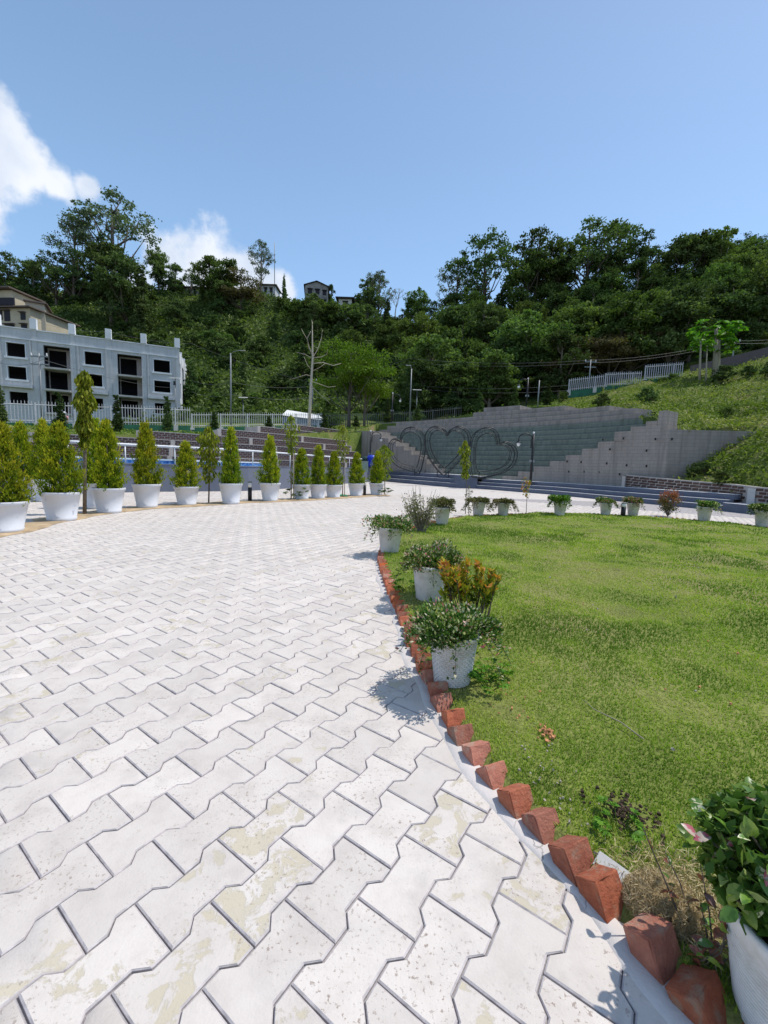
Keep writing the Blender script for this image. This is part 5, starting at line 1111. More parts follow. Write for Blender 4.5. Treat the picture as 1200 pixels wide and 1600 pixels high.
garden_lamp(822, 592, 640, 31, 'black ornamental lamp standing above the middle of the grey wall', True, .3)
garden_lamp(612, 615, 664, 36, 'thin black lamp above the left part of the grey wall', False, .3)

# ------------------------------------------------------------------ potted conifers
M_pot = plain('white_plastic', (.62, .63, .66), .45, var=.06, scale=4, bump=.05)
M_potsoil = plain('potting_soil', (.06, .04, .03), .95, bump=.6)
def pot(parent, rb=.19, rt_=.27, h=.42, mat=M_pot):
    MB().lathe([(0, .0), (rb, 0), (rb + .012, .015), (rb + .02, .05), (rb + .012, .055), (rt_ * .985, h - .05), (rt_ * 1.03, h - .045), (rt_ * 1.06, h - .01), (rt_ * 1.05, h), (rt_ * .97, h), (rt_ * .93, h - .07), (rb * .9, .1)], n=32).build('pot', mat, parent)
    MB().lathe([(0, h - .06), (rt_ * .6, h - .055), (rt_ * .95, h - .065)], n=20).build('soil', M_potsoil, parent)
def conifer(seed, hgt=1.02, wid=.6):
    r = np.random.default_rng(seed); t = thing('potted_conifer', '-', 'potted conifer', (0, 0, 0), 'potted golden conifers in a row'); pot(t)
    C = []; D = []; nb = 300; tn = []; z0 = .40
    for i in range(nb):
        f = r.random() ** 1.15; z = z0 + f * hgt; env = wid / 2 * (1.05 - f) ** .62 * (1 if f > .12 else .8 + f * 1.7); a = r.uniform(0, 6.28); env *= r.uniform(.7, 1.12) * (1 + .16 * math.sin(a * 3 + seed) + .13 * math.sin(z * 21 + a * 2 + seed)) * (1.25 if r.random() < .12 else 1); rad = env
        o = np.array([math.cos(a) * rad * .45, math.sin(a) * rad * .45, z - rad * .25]); e = np.array([math.cos(a) * rad, math.sin(a) * rad, z + .05]); m_ = 26
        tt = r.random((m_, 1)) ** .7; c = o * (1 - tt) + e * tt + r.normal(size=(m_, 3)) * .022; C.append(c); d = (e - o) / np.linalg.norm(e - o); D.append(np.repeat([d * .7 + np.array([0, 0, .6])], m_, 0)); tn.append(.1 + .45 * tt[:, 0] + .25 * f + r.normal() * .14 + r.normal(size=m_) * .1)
    for k in range(60): C.append(np.array([[r.normal() * .015, r.normal() * .015, z0 + hgt * (.93 + .13 * r.random())]])); D.append(np.array([[0, 0, 1.]])); tn.append(np.array([.8]))
    C = np.concatenate(C); D = np.concatenate(D); V, F = leaves(C, .042 * r.uniform(.6, 1.5, len(C)), .2, .42, D, r)
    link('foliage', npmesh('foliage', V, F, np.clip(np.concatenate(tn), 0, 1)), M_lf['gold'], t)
    MB().tube([(0, 0, .3), (0, 0, z0 + hgt * .97)], [.02, .006], 6).build('stem', M_bark, t); return t
con = [conifer(101), conifer(102, .95, .62), conifer(103, 1.08, .56)]
ords = ['leftmost', 'second', 'third', 'fourth', 'fifth', 'sixth', 'seventh', 'eighth', 'ninth', 'tenth', 'last']
front = [(8, 831, 660), (97, 813, 655), (171, 801, 664), (230, 793, 662), (292, 789, 686), (361, 787, 674), (422, 783, 682), (471, 780, 698), (497, 779, 700), (521, 777.5, 706), (556, 775, 705), (588, 773.5, 708)]
names = ['golden conifer in a white pot cut by the left edge of the photo', 'large golden conifer in a white pot just left of the tall drooping tree', 'bushy golden conifer in a white pot just right of the tall drooping tree', 'pointed golden conifer in a white pot, fourth in the front row', 'golden conifer in a white pot left of the weeping sapling', 'broad golden conifer in a white pot between weeping sapling and bollard light', 'narrow golden conifer in a white pot just right of the first bollard light',
         'golden conifer in a white pot just right of the staked sapling pair', 'golden conifer in a white pot left neighbour of the small one in the right trio', 'small golden conifer in a white pot, last of the tight trio', 'golden conifer in a white pot left of the far bollard light', 'rightmost and farthest golden conifer in a white pot']
for i, (px, py, pt) in enumerate(front):
    p = g(px, py); Hh = at(px, pt, p[1])[2]; k = .54 * (1.1) / .57; s = min(1.15, max(.85, Hh / 1.45)); sz = Hh / 1.46
    place(con[i % 3], (p[0], p[1], .0), rng.uniform(0, 6), (1.03, 1.03, sz), names[i])
for i, (px, py, pt, lb) in enumerate([(38, 781, 655, 'golden conifer in a white pot behind the leftmost front pot'), (72, 783, 662, 'golden conifer in a white pot behind the large one near the left edge'), (152, 794, 655, 'golden conifer in a white pot half hidden behind the bushy one'), (-40, 785, 655, 'golden conifer in a white pot beyond the left edge'), (265, 768, 690, 'small dark green conifer behind the pool wall, left'), (282, 768, 686, 'slim green conifer behind the pool wall, right of the pointed conifer')]):
    p = g(px, py); Hh = at(px, pt, p[1])[2]
    if i < 4: place(con[(i + 1) % 3], (p[0], p[1], 0), rng.uniform(0, 6), (1.0, 1.0, Hh / 1.46), lb)
# ------------------------------------------------------------------ saplings
def sapling(px, pyb, pyt, label, kind='pend', rad=.28, f0=.45, n=500, leaf=.09, stem=.018, droop=.9, stake=False, bend=0.0, seed=0, Y=None, shape='oval', name='sapling', bark=None):
    b = g(px, pyb) if Y is None else at(px, pyb, Y); Y = b[1]; top = at(px + bend, pyt, Y); h = top[2] - b[2]; r = np.random.default_rng(int(px) + seed); t = thing(name, label, 'sapling', b)
    P_ = [b - np.array([0, 0, .05]), b + (top - b) * .5 + np.array([r.normal() * .02, 0, 0]), top]; MB().tube(P_, [stem, stem * .8, stem * .3], 7).build('stem', bark or M_bark, t)
    if stake: MB().tube([b + np.array([.07, .02, -.05]), b + np.array([.05, .02, h * .62])], .014, 6).build('stake', M_pale, t)
    f = f0 + (1 - f0) * r.random(n) ** .75; q_ = np.clip((f - f0) / (1 - f0), 0, 1); e = rad * (.35 + .65 * q_ ** .8) * np.sqrt(np.clip(1.02 - q_ ** 5, 0, 1)) * (1 + .3 * np.sin(f * 37 + seed)); a = r.uniform(0, 6.28, n); rr = e * r.random(n) ** .5
    C = b + (top - b) * f[:, None] + np.stack([np.cos(a) * rr, np.sin(a) * rr, -rr * .3], 1); D = np.stack([np.cos(a) * .4, np.sin(a) * .4, -np.ones(n) * droop], 1)
    V, F = leaves(C, leaf * r.uniform(.6, 1.3, n), .2, .35, D, r); link('foliage', npmesh('foliage', V - b, F, r.random(n)), M_lf[kind], t)
    mb = MB()
    for k in range(0, n, max(1, n // 26)): mb.tube([b + (top - b) * min(.97, f[k] + .03), C[k]], .004, 3, cap=False)
    mb.build('twigs', bark or M_bark, t); return t
sapling(132, 804, 583, 'tall drooping mast tree with a bright green head over the left pots', rad=.19, f0=.48, n=1300, leaf=.13, stem=.035, kind='pend', droop=1.1, seed=3)
sapling(131, 804, 640, 'thin leaved lower stem growth of the drooping mast tree', rad=.12, f0=.35, n=160, leaf=.1, stem=.01) if False else None
sapling(326, 786, 668, 'weeping sapling with hanging leaves between two potted conifers', rad=.34, f0=.28, n=900, leaf=.12, stem=.02, droop=1.3)
sapling(455, 781, 650, 'tall thin staked sapling with a yellow green tip near the middle of the conifer row', rad=.3, f0=.55, n=420, leaf=.11, stake=True)
sapling(535, 777, 664, 'thin staked sapling with a sparse tip right of the small conifer trio', rad=.32, f0=.5, n=260, leaf=.12, stake=True, seed=2)
sapling(601, 772, 696, 'young yellow green sapling right of the last potted conifer', rad=.42, f0=.3, n=600, leaf=.13, droop=1.2)
sapling(727, 806, 690, 'slender sapling with a drooping green head in front of the hearts', rad=.17, f0=.5, n=420, leaf=.09, stem=.01, droop=1.2, Y=10.2)
sapling(733, 806, 760, 'sparse pale leaved twig shoot beside the second flower pot at the back', kind='dry', rad=.14, f0=.1, n=90, leaf=.06, stem=.008, droop=-.2, Y=9.9)
sapling(822, 803, 745, 'spindly rose sapling with a few orange leaves at the back edge of the lawn', kind='orange', rad=.16, f0=.45, n=130, leaf=.07, stem=.008, droop=.2, Y=10.4)
# small green tuft at sapling foot
# ------------------------------------------------------------------ bollard lights, bins
def bollard(px, pyb, label, h=.55, Y=None):
    b = g(px, pyb); t = thing('bollard_light', label, 'bollard light', b, 'low black bollard lights')
    MB().lathe([(0, 0), (.055, 0), (.055, h * .7), (0, h * .7)], b, 14).build('post', M_dkm, t); MB().lathe([(0, h * .7), (.05, h * .705), (.05, h * .93), (0, h * .93)], b, 14).build('lens', M_globe, t); MB().lathe([(0, h * .93), (.058, h * .935), (.058, h), (0, h * 1.01)], b, 14).build('cap', M_galv, t)
bollard(390.5, 783, 'black bollard light between the broad and narrow potted conifers'); bollard(569.5, 774.5, 'black bollard light left of the last potted conifer'); bollard(973, 808.5, 'black bollard light at the back edge of the lawn', .38)
def bin_(px, pyb, pyt, Y, c, label):
    a = at(px, pyb, Y); h = at(px, pyt, Y)[2] - a[2]; t = thing('litter_bin', label, 'bin', a); r_ = .3
    MB().lathe([(0, 0), (r_ * .85, 0), (r_, h * .75), (r_ * 1.08, h * .76), (r_ * 1.05, h * .82), (0, h * .82)], a, 18).build('body', plain('bin_plastic_' + label.split()[0], c, .4, bump=0), t)
    MB().lathe([(r_ * 1.06, h * .82), (r_ * .9, h * .95), (r_ * .4, h), (0, h)], a, 18).build('lid', bpy.data.materials['bin_plastic_' + label.split()[0]], t)
bin_(580.5, 729, 711, 29, (.02, .05, .45), 'blue barrel shaped litter bin under the left garden lamp'); bin_(571.5, 729, 713, 29.2, (.03, .06, .05), 'dark green litter bin beside the blue one')
eb = thing('control_box', 'green metal control box at the end of the pool wall', 'control box', at(570, 738, 22)); MB().box(at(570, 729, 22), (.32, .3, .55)).build('cabinet', plain('grey_green_paint', (.16, .22, .19), .5, bump=0), eb); MB().box(at(570, 721, 22), (.36, .34, .03)).build('cap', M_galv, eb)

# ------------------------------------------------------------------ flower pots round the lawn
M_potw = MatB('weathered_white_plastic', .55); M_potw.color(M_potw.mix(M_potw.ramp(M_potw.noise(7, 7, .7), [(.44, (0, 0, 0)), (.66, (.8, .8, .8))]), (.66, .65, .63), (.42, .40, .36))); M_potw = M_potw.m
def flowerpot(seed, relief=True, hang=.0, n=2600, leaf=.026, R_=.25, kind='flower', cz=.38, fh=.17, cover=1.0, large=False, hp=.36, rb=.105, rt_=.15):
    r = np.random.default_rng(seed); t = thing('flower_pot', '-', 'flower pot', (0, 0, 0), 'white pots of variegated flowers round the lawn')
    MB().lathe([(0, 0), (rb * .96, 0), (rb, .012), (rt_, hp - .03), (rt_ * 1.06, hp - .028), (rt_ * 1.07, hp), (rt_ * .98, hp), (rt_ * .93, hp - .05), (rb * .9, .08)], n=36).build('pot', M_potw, t)
    MB().lathe([(0, hp - .04), (rt_ * .95, hp - .045)], n=20).build('soil', M_potsoil, t)
    if relief:
        mb = MB(); rows_ = 22; nbk = 26
        for i in range(rows_):
            z0 = .014 + (hp - .05) * i / rows_; z1 = z0 + (hp - .05) / rows_ - .0035; r0 = rb + (rt_ - rb) * (z0 / hp); r1 = rb + (rt_ - rb) * (z1 / hp)
            for k in range(nbk):
                a0 = (k + .5 * (i % 2)) / nbk * 6.2832 + .012; a1 = a0 + 6.2832 / nbk - .03; vs = []
                for (rr, zz) in ((r0 - .001, z0), (r0 + .0045, z0 + .001), (r1 + .0045, z1 - .001), (r1 - .001, z1)):
                    for a in (a0, (a0 + a1) / 2, a1): vs.append((rr * math.cos(a), rr * math.sin(a), zz))
                mb.add(vs, [(q * 3 + j, q * 3 + j + 1, q * 3 + j + 4, q * 3 + j + 3) for q in range(3) for j in range(2)])
        tag(mb.build('relief_brick', M_potw, t), kind='stuff')
    lob = []
    for i in range(24): a = r.uniform(0, 6.28); rr = R_ * .72 * r.random() ** .5; lob.append((rr * math.cos(a), rr * math.sin(a), cz + fh * .35 * r.uniform(-.3, 1), R_ * r.uniform(.2, .42) * (1.25 if r.random() < .2 else 1)))
    C = []; mb = MB()
    for (x, y, z, br) in lob:
        k = n // len(lob); v = unit(r.normal(size=(k, 3))); v[:, 2] = np.where(v[:, 2] < -.3, -v[:, 2], v[:, 2]); C.append(np.array([x, y, z]) + v * br * r.uniform(.55, 1.05, (k, 1)) * np.array([1, 1, fh / R_ * 1.1])); mb.tube([(0, 0, hp - .05), (x * .5, y * .5, z - .04), (x, y, z)], [.004, .003, .002], 4, cap=False)
    for i in range(int(9 * (1 + hang * 3))):      # trailing shoots
        a = r.uniform(0, 6.28); p = np.array([math.cos(a) * R_ * .5, math.sin(a) * R_ * .5, cz + .02]); d = np.array([math.cos(a), math.sin(a), .1]); ln = R_ * r.uniform(.45, .85) * (1 + hang); pts = []
        for s_ in np.linspace(0, 1, 8): pts.append(p + d * ln * s_ * .75 + np.array([0, 0, -ln * s_ ** 2 * .85]))
        mb.tube(pts, .0022, 3, cap=False); pts = np.array(pts); C.append(np.repeat(pts[2:], 7, 0) + r.normal(size=(42, 3)) * .017)
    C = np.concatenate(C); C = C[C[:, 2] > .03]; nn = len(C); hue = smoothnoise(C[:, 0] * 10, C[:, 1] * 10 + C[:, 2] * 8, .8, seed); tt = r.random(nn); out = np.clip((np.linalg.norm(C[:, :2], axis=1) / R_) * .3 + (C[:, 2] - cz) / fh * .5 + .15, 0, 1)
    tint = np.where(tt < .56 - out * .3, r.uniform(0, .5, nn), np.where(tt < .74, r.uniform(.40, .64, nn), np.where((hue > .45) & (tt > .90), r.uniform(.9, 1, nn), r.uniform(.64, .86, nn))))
    D = unit(C - np.array([0, 0, cz - .15])); V, F = leaves(C, leaf * r.uniform(.6, 1.35, nn), .5, .55, D, r)
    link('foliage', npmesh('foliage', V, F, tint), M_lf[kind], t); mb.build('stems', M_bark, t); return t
fpA = flowerpot(201, True, .0, 10000, .025, .33, cz=.35, fh=.30)
place(fpA, (*g(709, 1083)[:2] + np.array([.0, .075]), .0), 1.0, .80, 'largest white brick patterned pot overflowing with cream flecked leaves, before the orange shrub')
place(fpA, (*(g(668, 950)[:2] + np.array([.02, .10])), 0), 3.6, .92, 'white brick patterned pot of variegated leaves just behind the largest pot')
fpB = flowerpot(202, False, .0, 5200, .028, .31, cz=.35, fh=.24)
place(fpB, (*(g(606, 872)[:2] + np.array([.02, .14])), 0), 0, 1.0, 'white pot of variegated leaves where the red bricks bend out of sight')
fpC = flowerpot(203, False, .0, 2600, .038, .29, cz=.39, fh=.19)
fv = {'brownish': flowerpot(204, False, .0, 2400, .038, .27, kind='brownflower', cz=.40, fh=.22), 'withered': flowerpot(205, False, .3, 1500, .04, .30, kind='brownflower', cz=.37, fh=.15), 'dark': flowerpot(206, False, .0, 2200, .036, .25, cz=.40, fh=.20),
      'bright': flowerpot(207, False, .1, 1900, .05, .30, kind='fresh', cz=.40, fh=.20), 'sparse': flowerpot(208, False, .05, 1100, .042, .29, cz=.39, fh=.18), 'pink': flowerpot(209, False, .05, 2000, .038, .28, kind='pink', cz=.39, fh=.18)}
for px, py, s, lb in [(691, 822.5, 1.0, 'tall white pot with a brownish flower mound right of the dry shrub'), (748, 809, 1.0, 'white pot of drooping withered leaves beside the thin twig shoot'), (787, 808.5, .95, 'white pot with a rounded dark mound, right of the withered one'), (876, 808.5, 1.0, 'white pot with bright green hanging leaves behind the middle of the lawn'), (948, 807.5, .95, 'white pot of sparse cream leaves left of the lawn bollard light'), (991, 808.5, 1.0, 'white pot with pink flowers right of the lawn bollard light'), (1103, 817, 1.05, 'white pot with a flat cream flecked mound right of the red leaved bush'), (1196, 827, 1.1, 'white pot cut by the right edge at the back of the lawn')]:
    p = g(px, py); place(fv.get(next((k for k in fv if k in lb), ''), fpC), (p[0], p[1] + .08, 0), rng.uniform(0, 6), s, lb)
# close pot at the lower right with separate large leaves
p = g(1196, 1590); base = np.array([.855, .72, 0.0])
cl = thing('flower_pot', 'nearest white ribbed flower pot with big glossy variegated leaves at the lower right', 'flower pot', base)
MB().lathe([(0, 0), (.094, 0), (.098, .01), (.135, .2), (.145, .24), (.145, .255), (.134, .255), (.128, .21), (.08, .05)], base, 48).build('pot', M_potw, cl)
mb = MB()
for i in range(24): z = .012 + i * .0092; rr = .098 + .041 * z / .24; mb.lathe([(rr - .001, z), (rr + .0040, z + .0015), (rr + .0040, z + .0055), (rr - .001, z + .007)], base, 48)
tag(mb.build('relief_rib', M_potw, cl), kind='stuff'); MB().lathe([(0, .22), (.132, .215)], base, 20).build('soil', M_potsoil, cl)
def bigleaf(name, L_=.05, W_=.026):
    vs = []; 
    for i, (t, w_) in enumerate([(0, .05), (.2, .75), (.45, 1), (.7, .8), (.88, .4), (1, .02)]):
        z = .12 * math.sin(t * 3) * L_ * .5 - .12 * t * t * L_; vs += [(t * L_, -w_ * W_ / 2, z + .16 * w_ * W_), (t * L_, 0, z), (t * L_, w_ * W_ / 2, z + .16 * w_ * W_)]
    fs = []
    for i in range(5): fs += [(3 * i, 3 * i + 1, 3 * i + 4, 3 * i + 3), (3 * i + 1, 3 * i + 2, 3 * i + 5, 3 * i + 4)]
    me = bpy.data.meshes.new('leaf'); me.from_pydata(vs, [], fs); me.polygons.foreach_set('use_smooth', [True] * len(fs)); me.update(); return me
def varmat(name, ca, cb, thr):
    s = MatB(name, .38, .5); off = s.n('ShaderNodeVectorMath', operation='ADD'); s.l(s.vec, off.inputs[0]); cx = s.n('ShaderNodeCombineXYZ'); s.l(s.math('MULTIPLY', s.rand(), 30.0), cx.inputs[0]); s.l(cx.outputs[0], off.inputs[1])
    m_ = s.ramp(s.noise(45, 3, .5, off.outputs[0]), [(thr, (0, 0, 0)), (thr + .05, (1, 1, 1))]); c = s.mix(m_, ca, cb); h = s.n('ShaderNodeHueSaturation'); s.l(c, h.inputs['Color']); s.l(s.math('MULTIPLY_ADD', s.rand(), .5, .75), h.inputs['Value']); s.l(h.outputs[0], s.b.inputs['Base Color'])
    tr = s.n('ShaderNodeBsdfTranslucent'); s.l(h.outputs[0], tr.inputs['Color']); ms = s.n('ShaderNodeMixShader'); ms.inputs[0].default_value = .25; s.l(s.b.outputs[0], ms.inputs[1]); s.l(tr.outputs[0], ms.inputs[2]); s.l(ms.outputs[0], s.t.nodes['Material Output'].inputs['Surface']); return s.m
lm = []
for k, (ca, cb, thr) in enumerate([((.08, .17, .02), (.14, .26, .035), .5), ((.09, .19, .03), (.66, .64, .42), .54), ((.62, .50, .42), (.60, .16, .2), .5), ((.16, .06, .035), (.26, .09, .05), .5), ((.18, .28, .03), (.27, .36, .05), .5)]):
    me = bigleaf('leaf', .043 if k != 3 else .05); me.materials.append(varmat(f'glossy_leaf_{"green cream pink dark_red lime".split()[k]}', ca, cb, thr)); lm.append(me)
def setleaf(parent, me, p, d, up, s=1.0):
    d = Vector(d).normalized(); side = Vector(up).cross(d); side.normalize() if side.length > 1e-5 else None; u = d.cross(side)
    m4 = Matrix((d, side, u)).transposed().to_4x4(); o = link('leaf', me, None, parent); o.matrix_local = Matrix.Translation(Vector(p) - Vector(root_loc(parent))) @ m4 @ Matrix.Scale(s, 4); return o
cc = base + np.array([-.015, .045, .345]); mb = MB(); rb_ = np.random.default_rng(5)
for i in range(46):
    v = unit(rb_.normal(size=3)); v[2] = abs(v[2]) * .9 - .12; e = cc + v * np.array([.175, .165, .15]) * rb_.uniform(.65, 1.05) - np.array([0, 0, .03]); o_ = base + np.array([v[0] * .05, v[1] * .05, .22]); mb.tube([o_, (o_ + e) / 2 + np.array([0, 0, .03]), e], [.003, .0025, .0018], 4, cap=False)
    for k in range(6):
        d = v + rb_.normal(size=3) * .75; d[2] -= .1; kk = rb_.choice([0, 0, 4, 4, 1, 1, 2 if v[2] > .2 else 4, 1 if v[2] > .1 else 0]); pp = e + (o_ - e) * (.12 * k * rb_.random()) + rb_.normal(size=3) * .008; setleaf(cl, lm[kk], pp, d, (rb_.normal() * .4, rb_.normal() * .4, 1), rb_.uniform(.5, .95))
mb.build('stems', M_bark, cl)
# filling leaves deeper in the same plant
C = cc + unit(rb_.normal(size=(2600, 3))) * np.array([.16, .15, .135]) * rb_.random((2600, 1)) ** .4 - np.array([0, 0, .02]); V, F = leaves(C, .036, .4, .5); tag(link('foliage', npmesh('foliage', V - base, F, .25 + rb_.random(2600) * .4), M_lf['flower'], cl), kind='stuff')
# thin shrub with dark red leaves in front of it
rs = thing('shrub', 'straggly shrub with dark red and green leaves between dry turf and the nearest pot', 'shrub', (.76, .86, 0)); mb = MB(); rb_ = np.random.default_rng(9)
for i in range(9):
    a = rb_.uniform(0, 6.28); o_ = np.array([.76 + rb_.normal() * .02, .86 + rb_.normal() * .02, 0]); e = o_ + np.array([math.cos(a) * .11 * rb_.random() - .02, math.sin(a) * .11, rb_.uniform(.12, .27)]); mb.tube([o_, (o_ + e) / 2 + rb_.normal(size=3) * .01, e], [.003, .002, .0012], 4, cap=False)
    for k in range(6): q = o_ + (e - o_) * rb_.uniform(.35, 1.02); d = rb_.normal(size=3); setleaf(rs, lm[[3, 3, 0, 4, 3, 1][rb_.integers(6)]], q, d, (rb_.normal() * .5, rb_.normal() * .5, 1), rb_.uniform(.45, .8))
mb.build('stems', M_bark, rs)
# orange leaved shrub behind the largest pot
og = thing('shrub', 'upright shrub with glowing orange new leaves behind the largest flower pot', 'shrub', (.62, 2.62, 0)); mb = MB(); C = []; D = []; rb_ = np.random.default_rng(4)
for i in range(34):
    x = rb_.uniform(-.21, .15) - .03; o_ = np.array([.60 + x * .35, 2.62 + rb_.normal() * .04, 0]); hh = rb_.uniform(.32, .52) * (1.0 if x < .05 else .88); e = np.array([.61 + x, 2.62 + rb_.normal() * .07, hh]); mb.tube([o_, (o_ + e) / 2 + rb_.normal(size=3) * .01, e], [.005, .004, .002], 4, cap=False)
    for k in range(26): f = 1 - rb_.random() ** 1.5 * .34; c = o_ + (e - o_) * f; a = rb_.uniform(0, 6.28); d = np.array([math.cos(a), math.sin(a), 1.0]); C.append(c + unit(d) * .02); D.append(d)
C = np.array(C); V, F = leaves(C, .058 * rb_.uniform(.7, 1.2, len(C)), .3, .34, unit(np.array(D)), rb_); link('foliage', npmesh('foliage', V - np.array([.62, 2.62, 0]), F, np.clip((C[:, 2] - .2) / .28 * .6 + rb_.normal(size=len(C)) * .22, 0, 1)), M_lf['orange'], og); mb.build('stems', M_bark, og)
# dry sparse shrub
ds = thing('shrub', 'dry olive grey shrub with bare twigs in front of the paving, left edge of lawn', 'shrub', (.60, 6.75, 0)); mb = MB(); C = []; rb_ = np.random.default_rng(6); o0 = np.array([.60, 6.75, 0])
for i in range(60):
    a = rb_.uniform(0, 6.28); rr = .34 * rb_.random() ** .6; e = o0 + np.array([math.cos(a) * rr, math.sin(a) * rr, rb_.uniform(.35, .82)]); mb.tube([o0 + rb_.normal(size=3) * .03 * np.array([1, 1, 0]), (o0 + e) / 2 + rb_.normal(size=3) * .03, e], [.007, .005, .002], 4, cap=False)
    m_ = rb_.integers(14, 40); f = rb_.random((m_, 1)) * (.55 if e[2] > .66 else .6) + (.3 if e[2] > .66 else .42); C.append(o0 + (e - o0) * f + rb_.normal(size=(m_, 3)) * .035)
C = np.concatenate(C); V, F = leaves(C, .036, .3, .5, r=rb_); link('foliage', npmesh('foliage', V - o0, F, rb_.random(len(C))), M_lf['dry'], ds); mb.build('twigs', plain('dry_twig', (.26, .22, .18), .9, bump=0), ds)
# red leaved bush at the back of the lawn
rbsh = thing('bush', 'round bush with bright red new leaves at the back edge of the lawn', 'bush', (*g(1043, 807)[:2], 0)); q = np.array([*g(1043, 807)[:2], 0]); mb = MB(); C = []; rb_ = np.random.default_rng(8)
for i in range(50):
    v = unit(rb_.normal(size=3)); e = q + np.array([0, 0, .40]) + v * np.array([.24, .24, .28]) * rb_.uniform(.6, 1); mb.tube([q, (q + e) / 2, e], [.006, .004, .002], 4, cap=False); C.append(e + rb_.normal(size=(34, 3)) * .045)
C = np.concatenate(C); V, F = leaves(C, .05, .3, .45, r=rb_); link('foliage', npmesh('foliage', V - q, F, np.clip((C[:, 2] - .1) / .6 * .8 + rb_.normal(size=len(C)) * .2, 0, 1)), M_lf['red'], rbsh); mb.build('stems', M_bark, rbsh)

# ------------------------------------------------------------------ small things in and by the lawn
def weed(px, py, label, s=1.0, seed=1, kind='papaya', dx=0):
    b = g(px, py); b[2] = .01; r = np.random.default_rng(seed); t = thing('weed_plant', label, 'weed', b); mb = MB(); C = []; D = []
    for i in range(int(16)):
        a = r.uniform(0, 6.28); d = np.array([math.cos(a), math.sin(a), r.uniform(.5, 1.4)]); e = b + unit(d) * r.uniform(.04, .09) * s; mb.tube([b, e], .0015, 3, cap=False)
        for k in range(5): aa = a + (k - 2) * .5; dd_ = np.array([math.cos(aa), math.sin(aa), .1]); C.append(e + dd_ * .012 * s); D.append(dd_)
    V, F = leaves(np.array(C), .028 * s, .6, .36, np.array(D), r); link('foliage', npmesh('foliage', V - b, F, r.random(len(C))), M_lf[kind], t); mb.build('stems', M_lf[kind], t)
weed(965, 1312, 'small bright green seedling with fingered leaves in a soil hollow'); weed(765, 1085, 'leafy green weed right of the largest pot', 1.5, 2); weed(770, 1065, 'second leafy weed behind the one by the largest pot', 1.3, 3); weed(640, 935, 'small weed between bricks and the second pot', 1.8, 4); weed(603, 775, 'dark green tuft at the foot of the last sapling', 5, 5, 'dark'); weed(460, 781, 'dark green tuft at the foot of the staked sapling', 5, 6, 'dark')
rk = np.random.default_rng(77)
def lump(name, c, d, label, cat, mat, n=3, amp=.12, sub=3, fl_=False):
    bm = bmesh.new(); bmesh.ops.create_icosphere(bm, subdivisions=sub, radius=.5); seed = rk.integers(99)
    for v in bm.verts:
        k = 1 + amp * (smoothnoise([v.co.x * 9 + seed], [v.co.y * 9 + v.co.z * 7], 1.6, 3)[0] - .5) * 2; v.co = Vector((v.co.x * d[0] * k, v.co.y * d[1] * k, v.co.z * d[2] * k))
    me = bpy.data.meshes.new(name); bm.to_mesh(me); bm.free(); o = link(name, me, mat); o.location = c; return tag(o, label, cat)
M_hay = plain('dry_root_mat', (.30, .22, .11), .98, var=.35, scale=40, bump=1, bscale=120)
ty = lump('dry_turf', (.725, .945, .03), (.15, .13, .11), 'clod of dry straw coloured turf lying behind the red bricks', 'dry turf', M_hay, amp=.25)
C = unit(rk.normal(size=(5200, 3))); C[:, 2] = np.abs(C[:, 2]); C = C * np.array([.085, .072, .06]) * rk.uniform(.9, 1.08, (5200, 1)) ; V, F = leaves(C, .022, .1, .06, r=rk); M_straw = leafmat('straw', [(0, (.30, .21, .10)), (.6, (.50, .39, .22)), (1, (.60, .50, .32))], .8, .1, 0)
tag(link('straw', npmesh('straw', V, F, rk.random(5200)), M_straw, ty), kind='stuff')
# strewn straw around it
XX = rk.normal(size=(3500, 2)) * np.array([.08, .07]) + np.array([.80, .96]); ok = inpoly(XX, inner_offset(LCs, .08)); XX = XX[ok]; C = np.c_[XX, lawnz(XX[:, 0], XX[:, 1]) + rk.random(len(XX)) * .02]; V, F = leaves(C, .03, .5, .07, r=rk); tag(link('straw_litter', npmesh('straw_litter', V, F, rk.random(len(C))), M_straw), 'loose dry straw scattered around the dry turf clod', 'straw', kind='stuff')
M_soilc = plain('dark_crumbly_soil', (.09, .06, .04), .98, var=.4, scale=60, bump=1, bscale=200)
lump('soil_hollow', (.80, 1.23, .0), (.16, .13, .035), 'dark patch of dug soil around the bright green seedling', 'soil', M_soilc, amp=.4)
def pebbles(name, cx, cy, sx, sy, n, s, mat, label, cat):
    pts = rk.normal(size=(n, 2)) * np.array([sx, sy]) + np.array([cx, cy]); pts = pts[inpoly(pts, inner_offset(LCs, .04))]; mb = MB()
    for q in pts:
        k = s * rk.uniform(.4, 1.4); mb.box((q[0], q[1], float(lawnz(q[0], q[1])) + .012), (k, k * rk.uniform(.6, 1), k * .6), M=Matrix.Rotation(rk.uniform(0, 6), 4, Vector(rk.normal(size=3)).normalized()), taper=.6)
    return tag(mb.build(name, mat), label, cat, kind='stuff')
M_clay = plain('orange_clay', (.50, .24, .11), .95, var=.3, scale=60, bump=.6); M_peb = plain('pale_grit', (.36, .32, .26), .9, var=.3, scale=50, bump=.4)
pebbles('clay_crumbs', .69, 1.62, .02, .03, 45, .011, M_clay, 'orange clay crumbs heaped on the grass near the bricks', 'clay crumbs'); pebbles('clay_crumbs', .60, 1.85, .06, .14, 22, .009, M_clay, 'loose orange clay crumbs scattered below the largest pot', 'clay crumbs')
pebbles('grit', .60, 1.3, .05, .2, 70, .007, M_peb, 'small pale grit along the inside of the red bricks', 'grit'); pebbles('soil_crumbs', .80, 1.23, .05, .04, 120, .010, M_soilc, 'dark crumbs of soil in the hollow round the seedling', 'soil')
